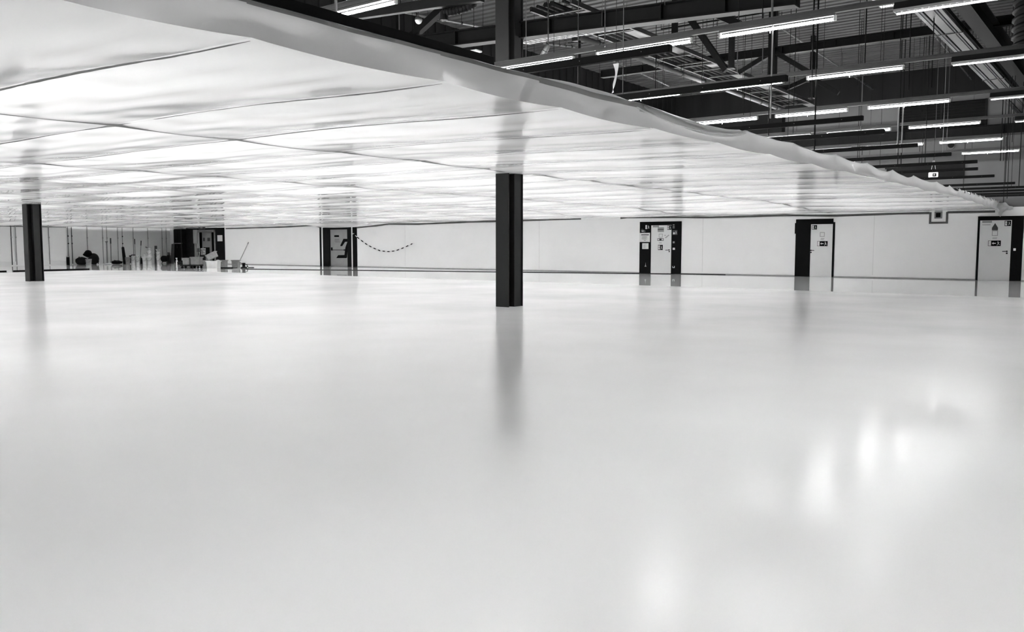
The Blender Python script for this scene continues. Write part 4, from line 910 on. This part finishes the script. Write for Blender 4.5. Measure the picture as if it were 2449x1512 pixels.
# ================================================================ cable lying across the far floor, black edge strip
o = MB().tube([(-35.7, 25.87, 0.012), (-30, 27.6, 0.012), (-24, 29.4, 0.012), (-18.5, 31.0, 0.012), (-15.2, 31.9, 0.012), (-13.5, 32.2, 0.012)], 0.014, n=6).build('cable', 'soft_black'); tag(o, 'thin dark cable lying across the floor towards the notice-covered door', 'cable')
for a, b_, lab in (((-39.52, 15.4), (-39.56, 16.45), 'low black edge strip on the floor at the left picture edge'), ((-39.6, 16.75), (-39.75, 17.4), 'low black edge strip on the floor just left of the left pillar'), ((-39.85, 17.6), (-40.05, 20.3), 'low black edge strip on the floor right of the left pillar')):
    e = empty('edge_strip', ((a[0]+b_[0])/2, (a[1]+b_[1])/2, 0), lab, 'strip', 'black edge strips on the floor')
    MB().bar((a[0], a[1], 0.045), (b_[0], b_[1], 0.045), 0.05, 0.08).build('profile', 'print_black', e, bevel=0.008); MB().bar((a[0], a[1], 0.008), (b_[0], b_[1], 0.008), 0.12, 0.008).build('foot', 'print_black', e)
# ================================================================ clutter in the far left corner
RZV = math.radians(36.8)
def at(k):
    x, y, s = ITEM[k]
    if x < XL+0.55:
        f = (XL+0.55)/x; x *= f; y *= f; s *= f
    return x, min(y, WY-0.35), s
def thing(name, k, label, cat, group=None):
    x, y, s = at(k); e = empty(name, (x, y, 0), label, cat, group); e.rotation_euler = (0, 0, RZV); return e, s
def sub(mb, name, m, parent, **kw):
    """part whose vertices are already local to the thing (x right, y away, z up)"""
    o = _build(mb, name, m, None, origin=(0, 0, 0), **kw); o.parent = parent; o.location = (0, 0, 0); return o
def bucket_mesh(r, h, z=0, x=0): return MB().lathe((x, 0, z), [(r*0.86, 0), (r*0.97, h*0.9), (r*1.06, h*0.9), (r*1.06, h*0.97), (r, h)], n=14)

# heap of black bags
e, s = thing('duffel_bag', 'bagheap', 'lower left black bag in the dark heap by the partition', 'bag', 'black bags by the partition')
def blob(cx, cz, rx, rz, ry, seed, n=14, k=9):
    rr = random.Random(seed); mb = MB(); off = [rr.uniform(0.86, 1.12) for _ in range(n*(k+1))]
    prof = [(math.sin(math.pi*(0.04+0.92*j/k)), -math.cos(math.pi*(0.04+0.92*j/k))) for j in range(k+1)]
    b = 0
    for j, (r, z) in enumerate(prof):
        for i in range(n):
            a = 2*math.pi*i/n; o = off[j*n+i] if 0 < j < k else 1
            mb.v.append((cx+rx*r*math.cos(a)*o, ry*r*math.sin(a)*o, max(0.005, cz+rz*z*(o*0.5+0.5))))
    for j in range(k):
        for i in range(n): mb.f.append((j*n+i, j*n+(i+1) % n, (j+1)*n+(i+1) % n, (j+1)*n+i))
    mb.f.append(tuple(reversed(range(n)))); mb.f.append(tuple(k*n+i for i in range(n)))
    return mb
sub(blob(-9*s, 8.5*s, 15*s, 10*s, 0.25, 1), 'body', 'soft_black', e, smooth=True); sub(MB().tube([(-17*s, -0.1, 8*s), (-12*s, -0.16, 19*s), (-4*s, -0.1, 12*s)], 0.02), 'strap', 'print_dark', e)
e, s = thing('duffel_bag', 'bagheap', 'right black bag in the dark heap behind the pale bucket', 'bag', 'black bags by the partition'); e.location += Vector((0.02, 0.25, 0))
sub(blob(9*s, 13*s, 12*s, 14*s, 0.24, 2), 'body', 'soft_black', e, smooth=True); sub(MB().tube([(17*s, -0.1, 22*s), (23*s, -0.16, 8*s), (21*s, -0.1, 2*s)], 0.025), 'strap', 'soft_black', e)
e, s = thing('jacket', 'bagheap', 'black jacket thrown over the top of the bag heap', 'jacket'); e.location.y += 0.1
sub(blob(3*s, 26*s, 9.5*s, 8.5*s, 0.18, 3), 'body', 'black_paint', e, smooth=True); sub(blob(-3*s, 24*s, 6*s, 4*s, 0.14, 4), 'sleeve', 'black_paint', e, smooth=True)
def bucket(k, r, h, label, m='white_plastic', lid=True, z=0, name='bucket', cat='bucket', grp='white buckets in the corner'):
    e, s = thing(name, k, label, cat, grp); e.location.z = z*s
    sub(bucket_mesh(r*s, h*s), 'body', m, e, smooth=False)
    if lid: sub(MB().lathe((0, 0, h*s), [(r*1.08*s, 0), (r*1.08*s, 0.8*s), (r*0.95*s, 1.0*s)], n=14), 'lid', m, e)
    sub(MB().tube([(r*1.02*s*math.cos(a), -r*1.02*s*math.sin(a)*0.3-r*0.7*s, h*s*(0.85-0.4*math.sin(a))) for a in [math.pi*i/8 for i in range(9)]], 0.006, n=4), 'handle', 'print_dark', e)
    return e, s
e, s = bucket('bagheap', 6.5, 13, 'pale bucket standing in front of the black bag heap', 'card_mid'); e.location = (e.location.x*0.988+7*s*0.8, e.location.y*0.988+7*s*0.6, 0)
e, s = thing('wheel_chock', 'post0', 'small dark block at the end of the pale partition', 'block')
sub(MB().box((-2.5*s, -0.08, 0), (2.5*s, 0.08, 19*s)), 'body', 'steel_dark', e, bevel=0.01); sub(MB().box((-2.5*s, -0.09, 19*s), (2.5*s, 0.09, 21*s)), 'cap', 'card_mid', e)
def leaner(k, dx, h, r, label, m, name, cat, head=None, back=0.25, grp='long tools leaning on the left wall', y0=0.0):
    e, s = thing(name, k, label, cat, grp); e.location += Vector((-0.6*y0, 0.8*y0, 0))
    sub(MB().cyl((0, 0, 0.01), (dx*s, back, h*s), r, n=8), 'shaft', m, e)
    if head == 'top': sub(MB().box((dx*s-2.8*s, back-0.03, h*s-1.5*s), (dx*s+2.8*s, back+0.03, h*s)), 'blade', 'print_dark', e); sub(MB().cyl((dx*s, back, h*s-6*s), (dx*s, back, h*s-1.5*s), r*1.2, 2.0*s, n=8), 'socket', m, e)
    if head == 'bottom': sub(MB().box((-3.5*s, -0.06, 0), (3.5*s, 0.06, 14*s)), 'brush', 'soft_black', e, bevel=0.02)
    if head == 'grip': sub(MB().cyl((dx*s*0.8, back*0.8, h*s*0.8), (dx*s*1.0, back, h*s*1.01), r*1.4, n=8), 'grip', 'print_dark', e)
    return e, s
leaner('squeegee', -4, 55, 0.03, 'squeegee standing head up against the left wall', 'print_grey', 'squeegee', 'squeegee', 'top')
leaner('pole1', -4, 62, 0.03, 'pale pole leaning just right of the squeegee', 'card_grey', 'pole', 'pole', 'grip')
e, s = thing('rolled_mat', 'roll', 'thick black roll leaning against the left wall', 'roll')
sub(MB().cyl((2*s, 0, 0.02), (-7*s, 0.3, 40*s), 4.2*s, 3.2*s, n=12), 'roll', 'black_paint', e, smooth=True); sub(MB().cyl((-7*s, 0.3, 40*s), (-7.2*s, 0.31, 41*s), 2.2*s, n=12), 'core', 'soft_black', e)
e, s = thing('tool_bag', 'bagflat', 'flat black bag lying below the black roll', 'bag'); 
sub(blob(0, 4.5*s, 14*s, 5*s, 0.25, 6), 'body', 'black_paint', e, smooth=True); sub(MB().tube([(-5*s, -0.2, 7*s), (0, -0.24, 10*s), (6*s, -0.2, 7*s)], 0.015), 'handle', 'print_dark', e)
e, s = thing('cloth', 'cloth', 'crumpled white cloth on the floor left of the flat bag', 'cloth')
e.location *= 0.99; e.location.z = 0
sub(blob(0, 1.5*s, 8*s, 2*s, 0.15, 7), 'fabric', 'cloth_white', e, smooth=True); sub(blob(3*s, 3*s, 3*s, 1.6*s, 0.1, 8), 'fold', 'cloth_white', e, smooth=True)
e, s = bucket('gbucket', 5.5, 16, 'grey bucket right of the black roll', 'card_grey', grp=None); e.location *= 0.985
bucket('wb1', 4.6, 18, 'white canister with a black arm across its top', 'white_plastic', lid=False)
e, s = thing('black_sprayer', 'wb1', 'black sprayer arm and hose hanging on the white canister', 'sprayer'); e.location.y += 0.05
sub(MB().tube([(-7*s, -0.12, 2*s), (-6.5*s, -0.14, 18*s), (-3*s, -0.14, 21*s), (5*s, -0.14, 21*s)], 0.03), 'hose', 'soft_black', e); sub(MB().box((-9*s, -0.18, 17*s), (-5*s, -0.1, 20*s)), 'nozzle', 'soft_black', e)
bucket('wb2', 4.0, 12, 'lower white bucket behind the sprayer canister', 'white_plastic')
bucket('wb2', 3.8, 6.5, 'upper white tub stacked behind the sprayer canister', 'white_plastic', z=13)
leaner('wb1', -3, 58, 0.022, 'left of the two thin brooms behind the canisters', 'print_grey', 'broom', 'broom', 'grip', back=0.15, y0=0.3)
leaner('wb2', 2, 54, 0.022, 'right of the two thin brooms behind the canisters', 'print_grey', 'broom', 'broom', 'grip', back=0.15, y0=0.3)
e, s = thing('black_canister', 'blackthing', 'squat black canister between the white buckets', 'canister')
sub(MB().lathe((0, 0, 0), [(3.6*s, 0), (3.9*s, 11*s), (2.4*s, 14*s), (1.2*s, 15*s), (1.2*s, 17*s)], n=12), 'body', 'soft_black', e); sub(MB().cyl((0, 0, 17*s), (0, 0, 18*s), 1.5*s, n=10), 'cap', 'print_dark', e)
bucket('st1', 5.6, 16, 'white bucket with a small bottle on its lid', 'white_plastic')
e, s = thing('bottle', 'st1', 'small white bottle on the bucket lid', 'bottle'); e.location.z = 17*s
sub(MB().lathe((0, 0, 0), [(2.8*s, 0), (2.8*s, 5*s), (1.6*s, 6*s), (1.4*s, 7*s)], n=12), 'body', 'white_plastic', e); sub(MB().cyl((0, 0, 7*s), (0, 0, 8*s), 1.6*s, n=10), 'cap', 'card_mid', e)
bucket('st2', 6.2, 16.5, 'lowest white bucket of the tallest stack', 'white_plastic')
bucket('st2', 5.0, 12, 'middle white bucket of the tallest stack', 'white_plastic', z=17.5)
bucket('st2', 3.4, 6, 'small white tub on top of the tallest stack', 'white_plastic', z=30.5)
e, s = thing('trowel', 'st2', 'trowel lying across the top of the tallest stack', 'trowel'); e.location.z = 37.5*s
sub(MB().box((-4*s, -0.06, 0), (5*s, 0.06, 0.5*s)), 'blade', 'print_grey', e); sub(MB().cyl((-9*s, 0, 2*s), (-4*s, 0, 0.4*s), 0.9*s, n=8), 'handle', 'print_dark', e)
def plank(k, dx, w0, h, label, m):
    e, s = thing('plank', k, label, 'plank', 'boards leaning in the corner')
    M = Matrix.Shear('XZ', 4, (0, 0)) if False else None
    mb = MB(); a = w0/2*s
    mb.v = [(-a, 0, 0), (a, 0, 0), (a, 0.06, 0), (-a, 0.06, 0), (dx*s-a*0.85, 0.28, h*s), (dx*s+a*0.85, 0.28, h*s), (dx*s+a*0.85, 0.34, h*s), (dx*s-a*0.85, 0.34, h*s)]
    mb.f = [(0, 3, 2, 1), (4, 5, 6, 7), (0, 1, 5, 4), (1, 2, 6, 5), (2, 3, 7, 6), (3, 0, 4, 7)]
    sub(mb, 'board', m, e, bevel=0.005); sub(MB().bar((dx*0.5*s-a, 0.13, h*0.5*s), (dx*0.5*s+a, 0.13, h*0.5*s), 0.02, 0.05), 'batten', m, e)
plank('plank1', -4, 7, 43, 'dark board leaning between the bucket stacks', 'wood_dark'); plank('plank2', -1, 8.5, 47, 'wide dark board leaning left of the tall cabinet', 'wood_dark')
bucket('st3', 4.4, 15, 'lower white bucket right of the leaning dark board', 'white_plastic'); bucket('st3', 4.6, 11.5, 'upper white bucket right of the leaning dark board', 'white_plastic', z=16)
e, s = thing('bowl', 'st3', 'white funnel-shaped bowl on the bucket right of the dark board', 'bowl'); e.location.z = 28.5*s
sub(MB().lathe((0, 0, 0), [(2.5*s, 0), (5.2*s, 5*s), (5.4*s, 5.6*s)], n=14), 'bowl', 'white_plastic', e); sub(MB().lathe((0, 0, 5.6*s), [(5.4*s, 0), (5.6*s, 0.6*s)], n=14), 'rim', 'white_plastic', e)
e, s = thing('cable_drum', 'fan', 'round black cable drum on the floor', 'cable drum')
sub(MB().cyl((0, -0.1, 11.5*s), (0, -0.06, 11.5*s), 7.5*s, n=18).cyl((0, 0.1, 11.5*s), (0, 0.14, 11.5*s), 7.5*s, n=18), 'disc', 'soft_black', e); sub(MB().cyl((0, -0.06, 11.5*s), (0, 0.1, 11.5*s), 4.5*s, n=14), 'coil', 'print_dark', e); sub(MB().tube([(-6*s, 0, 0), (-4*s, 0, 6*s), (4*s, 0, 6*s), (6*s, 0, 0)], 0.02), 'stand', 'print_dark', e)
e, s = thing('vacuum_cleaner', 'bpost', 'narrow black upright machine beside the cable drum', 'machine')
sub(MB().box((-3*s, -0.12, 0), (3*s, 0.12, 20*s)), 'body', 'soft_black', e, bevel=0.02); sub(MB().box((-2*s, -0.1, 20*s), (2*s, 0.1, 27*s)), 'head', 'print_dark', e, bevel=0.02); sub(MB().tube([(3*s, -0.1, 4*s), (6*s, -0.14, 12*s), (2*s, -0.1, 25*s)], 0.025), 'hose', 'soft_black', e)
e, s = thing('spray_bottle', 'bottle', 'white spray bottle standing alone on the floor', 'bottle')
sub(MB().lathe((0, 0, 0), [(2.2*s, 0), (2.4*s, 8*s), (1.0*s, 11*s), (1.0*s, 13*s)], n=12), 'body', 'white_plastic', e); sub(MB().box((-2.2*s, -0.03, 13*s), (1.2*s, 0.03, 15.5*s)), 'trigger', 'white_plastic', e)
e, s = thing('tool_tray', 'tray', 'low black tray of tools in front of the cabinet', 'tray')
sub(MB().box((-10*s, -0.25, 0), (10*s, 0.25, 1.2*s)).box((-10*s, -0.25, 0), (10*s, -0.22, 7*s)).box((-10*s, 0.22, 0), (10*s, 0.25, 7*s)).box((-10*s, -0.25, 0), (-9*s, 0.25, 7*s)).box((9*s, -0.25, 0), (10*s, 0.25, 7*s)), 'tray', 'soft_black', e); sub(MB().cyl((-6*s, 0, 8*s), (7*s, 0.05, 11*s), 1.3*s, n=8), 'tool', 'soft_black', e); sub(MB().box((-4*s, -0.1, 6*s), (3*s, 0.1, 10*s)), 'tool_pouch', 'black_paint', e)
e, s = thing('paint_roller', 'tray', 'pale paint roller lying on the tool tray', 'roller'); e.location.z = 10.4*s
sub(MB().cyl((-2*s, -0.05, 0.9*s), (4*s, -0.05, 0.9*s), 0.9*s, n=10), 'sleeve', 'cloth_white', e); sub(MB().cyl((4*s, -0.05, 0.9*s), (7*s, 0, 1.5*s), 0.3*s, n=6), 'handle', 'print_dark', e)
# tall cabinet in the corner
c = DL['cab']; e = empty('tall_cabinet', ((c[0]+c[1])/2, WY-0.35, 0), 'tall dark cabinet with a grey rail in the far corner', 'cabinet')
x0, x1, zt = c[0]-0.05, c[1]+0.05, 2.25
MB().box((x0, WY-0.35, 0), (x1, WY-0.05, zt)).build('carcass', 'soft_black', e, bevel=0.01)
for a, b in ((x0+0.02, (x0+x1)/2-0.01), ((x0+x1)/2+0.01, x1-0.02)):
    dr = MB().box((a, WY-0.38, 0.06), (b, WY-0.35, zt-0.05)).build('door', 'steel_dark', e); MB().box((b-0.06, WY-0.41, 1.0), (b-0.03, WY-0.38, 1.2)).build('handle', 'steel_mid', dr)
MB().box((x1-0.06, WY-0.41, 0.1), (x1, WY-0.35, zt)).build('edge_rail', 'steel_mid', e); MB().box((x0, WY-0.40, 1.28), (x1, WY-0.35, 1.34)).build('cross_rail', 'card_grey', e)
# near cluster
e, s = thing('platform_trolley', 'trolley', 'low black trolley platform under the grey bins', 'trolley')
sub(MB().box((-26*s, -0.3, 6*s), (20*s, 0.3, 9*s)), 'deck', 'soft_black', e, bevel=0.01)
for a in (-22*s, 0, 16*s):
    for b in (-0.22, 0.22): wv = sub(MB().cyl((a, b-0.03, 3*s), (a, b+0.03, 3*s), 3*s, n=12), 'wheel', 'black_paint', e)
sub(MB().cyl((-26*s, 0, 7*s), (-33*s, 0, 6*s), 0.02, n=6), 'tow_bar', 'print_dark', e)
def crate(k, w_, h, d_, label, m, name='storage_bin', cat='bin', z=0, rot=0.0, lid=False, grp='bins in the near clutter', dx=0.0, dy=0.0):
    e, s = thing(name, k, label, cat, grp); e.location += Vector((dx, dy, z*s)); e.rotation_euler = (0, rot, RZV)
    a = w_/2*s; mb = MB(); b = d_/2
    lo, hi = 0.92, 1.0
    mb.v = [(-a*lo, -b*lo, 0), (a*lo, -b*lo, 0), (a*lo, b*lo, 0), (-a*lo, b*lo, 0), (-a, -b, h*s), (a, -b, h*s), (a, b, h*s), (-a, b, h*s)]
    mb.f = [(0, 3, 2, 1), (0, 1, 5, 4), (1, 2, 6, 5), (2, 3, 7, 6), (3, 0, 4, 7)] + ([(4, 5, 6, 7)] if lid else [])
    sub(mb, 'body', m, e)
    t = 0.03
    sub(MB().box((-a-t, -b-t, h*s-0.04), (a+t, -b, h*s)).box((-a-t, b, h*s-0.04), (a+t, b+t, h*s)).box((-a-t, -b, h*s-0.04), (-a, b, h*s)).box((a, -b, h*s-0.04), (a+t, b, h*s)), 'rim', m, e)
    return e, s
tz = 9.2*at('trolley')[2]
def on_trolley(k, dx):                       # put the bin on the trolley deck
    x, y, s = at('trolley'); return x+dx*s*math.cos(RZV), y+dx*s*math.sin(RZV)
for k, dx, w_, h, lab, m in (('bin1', -13, 15, 15, 'left grey bin standing on the trolley', 'card_grey'), ('box2', 9, 20, 17, 'wide mottled grey bin on the right of the trolley', 'card_grey')):
    e, s = crate(k, w_, h, 0.5, lab, m); x, y = on_trolley(k, dx); e.location = (x, y, tz)
e, s = thing('round_tin', 'camo', 'camouflage-speckled round tin on the wide grey bin', 'tin'); 
sub(MB().lathe((0, 0, 0), [(5*s, 0), (5*s, 26*s)], n=14), 'stand', 'soft_black', e); sub(MB().lathe((0, 0, 26*s), [(5.5*s, 0), (5.9*s, 14*s), (5.6*s, 15*s)], n=14), 'drum', 'camo', e); sub(MB().lathe((0, 0, 41*s), [(5.9*s, 0), (5.9*s, 1*s)], n=14), 'rim', 'card_mid', e)
e, s = thing('tripod', 'tripod', 'dark tool tripod standing behind the trolley', 'tripod')
for a in (0.4, 2.5, 4.6): sub(MB().cyl((6*s*math.cos(a), 6*s*math.sin(a), 0), (0, 0, 34*s), 0.025, n=6), 'leg', 'print_dark', e)
sub(MB().box((-2.5*s, -0.06, 33*s), (2.5*s, 0.06, 42*s)), 'head', 'print_dark', e, bevel=0.01); sub(MB().cyl((0, 0, 42*s), (3*s, 0, 48*s), 0.02, n=6), 'pan_handle', 'print_grey', e)
crate('bin3', 14, 18, 0.42, 'pale grey bin with a white rim beside the trolley', 'card_mid')
crate('crate', 26, 17, 0.55, 'large white tub nearest the middle of the clutter', 'white_plastic')
e, s = crate('crate', 22, 13, 0.35, 'pale carton tilted on top of the large white tub', 'card_mid', name='carton', cat='box', z=19, rot=-0.45, lid=True, grp=None); e.location.z += 0.09
e, s = thing('rag', 'crate', 'white rag hanging over the corner of the large white tub', 'rag'); e.location.z = 16.5*s
sub(blob(10*s, 1.2*s, 4*s, 2*s, 0.12, 12), 'fabric', 'cloth_white', e, smooth=True); sub(blob(13.5*s, 1.0*s, 1.6*s, 1.2*s, 0.08, 13), 'tail', 'cloth_white', e, smooth=True)
crate('box4', 15, 18, 0.4, 'grey box on the right of the white tub', 'card_grey', name='box', cat='box', lid=True, grp='grey boxes on the floor')
crate('box5', 15.5, 18, 0.4, 'grey box with a pole leaning out of it', 'card_grey', name='box', cat='box', grp='grey boxes on the floor')
e, s = thing('floor_mat', 'mat', 'flat black mat between the two grey boxes', 'mat')
sub(MB().box((-14*s, -0.35, 0.001), (14*s, 0.35, 0.02)), 'sheet', 'black_paint', e); sub(MB().cyl((-14*s, -0.33, 0.03), (14*s, -0.33, 0.03), 0.03, n=8), 'rolled_edge', 'black_paint', e)
e, s = thing('pole', 'box5', 'thin pole leaning diagonally out of the grey box', 'pole')
sub(MB().cyl((3*s, 0, 3*s), (30*s, 0.1, 60*s), 0.022, n=8), 'shaft', 'print_grey', e); sub(MB().cyl((28*s, 0.093, 56*s), (30.3*s, 0.1, 61*s), 0.028, n=8), 'grip', 'card_grey', e)
e, s = thing('floor_scraper', 'machine', 'small black machine at the right end of the clutter', 'machine')
sub(MB().lathe((0, 0, 0), [(8*s, 0), (7*s, 2*s), (3.5*s, 4*s), (3.5*s, 9*s), (4.5*s, 11*s), (3*s, 12.5*s)], n=12), 'body', 'black_paint', e); sub(MB().tube([(3*s, 0, 9*s), (8*s, 0, 8*s), (9*s, 0, 4*s), (6*s, 0, 1*s)], 0.02), 'cable_loop', 'soft_black', e); sub(MB().cyl((-4*s, 0, 11*s), (-9*s, 0, 12.5*s), 0.02, n=6), 'handle', 'soft_black', e)
e, s = thing('trowel', 'tool', 'flat black trowel lying right of the small machine', 'trowel')
sub(MB().box((-4*s, -0.05, 0.002), (9*s, 0.05, 0.03)), 'blade', 'print_black', e); sub(MB().cyl((-8*s, 0, 0.05), (-4*s, 0, 0.04), 0.02, n=6), 'handle', 'print_black', e)
e, s = thing('floor_sign_base', 'box4', 'small dark item wedged between the white tub and the grey box', 'tool'); e.location += Vector((-0.25, -0.2, 0))
sub(MB().box((-5*s, -0.1, 0), (2*s, 0.1, 9*s)), 'block', 'soft_black', e, bevel=0.015); sub(MB().cyl((-4*s, 0, 9*s), (-7*s, 0, 14*s), 0.03, n=6), 'handle', 'black_paint', e)
# conduits on the left wall
for k, Y in enumerate(LW):
    if Y < 25.2: x = XL+0.03; r_ = 0.024
    else: x = XL-0.39; r_ = 0.022
    e = empty('conduit', (x, Y, 0), ['dark conduit at the left edge of the partition', 'pale conduit just right of the leftmost one', 'conduit on the partition right of the left pillar', 'corner post where the partition ends', 'conduit with two clips beside the partition end', 'thick dark conduit beside the partition end', 'conduit above the black bag heap', 'conduit above the squeegee', 'conduit above the pale pole', 'conduit above the black roll', 'conduit with two clips right of the black roll', 'conduit above the two thin brooms', 'conduit above the leaning dark board', 'conduit above the wide dark board', 'conduit nearest the tall cabinet'][k], 'conduit', 'conduits on the left wall')
    MB().cyl((x, Y, 0.05), (x, Y, 2.28), r_, n=8).build('tube', 'print_dark' if k in (0, 5) else 'card_mid', e, smooth=True)
    for z in ((1.25, 1.7) if k in (4, 5, 10) else (1.6,)): MB().box((x, Y-r_*1.5, z), (x+r_*1.3, Y+r_*1.5, z+0.08)).build('clip', 'print_dark' if k in (4, 5, 10) else 'card_mid', e)
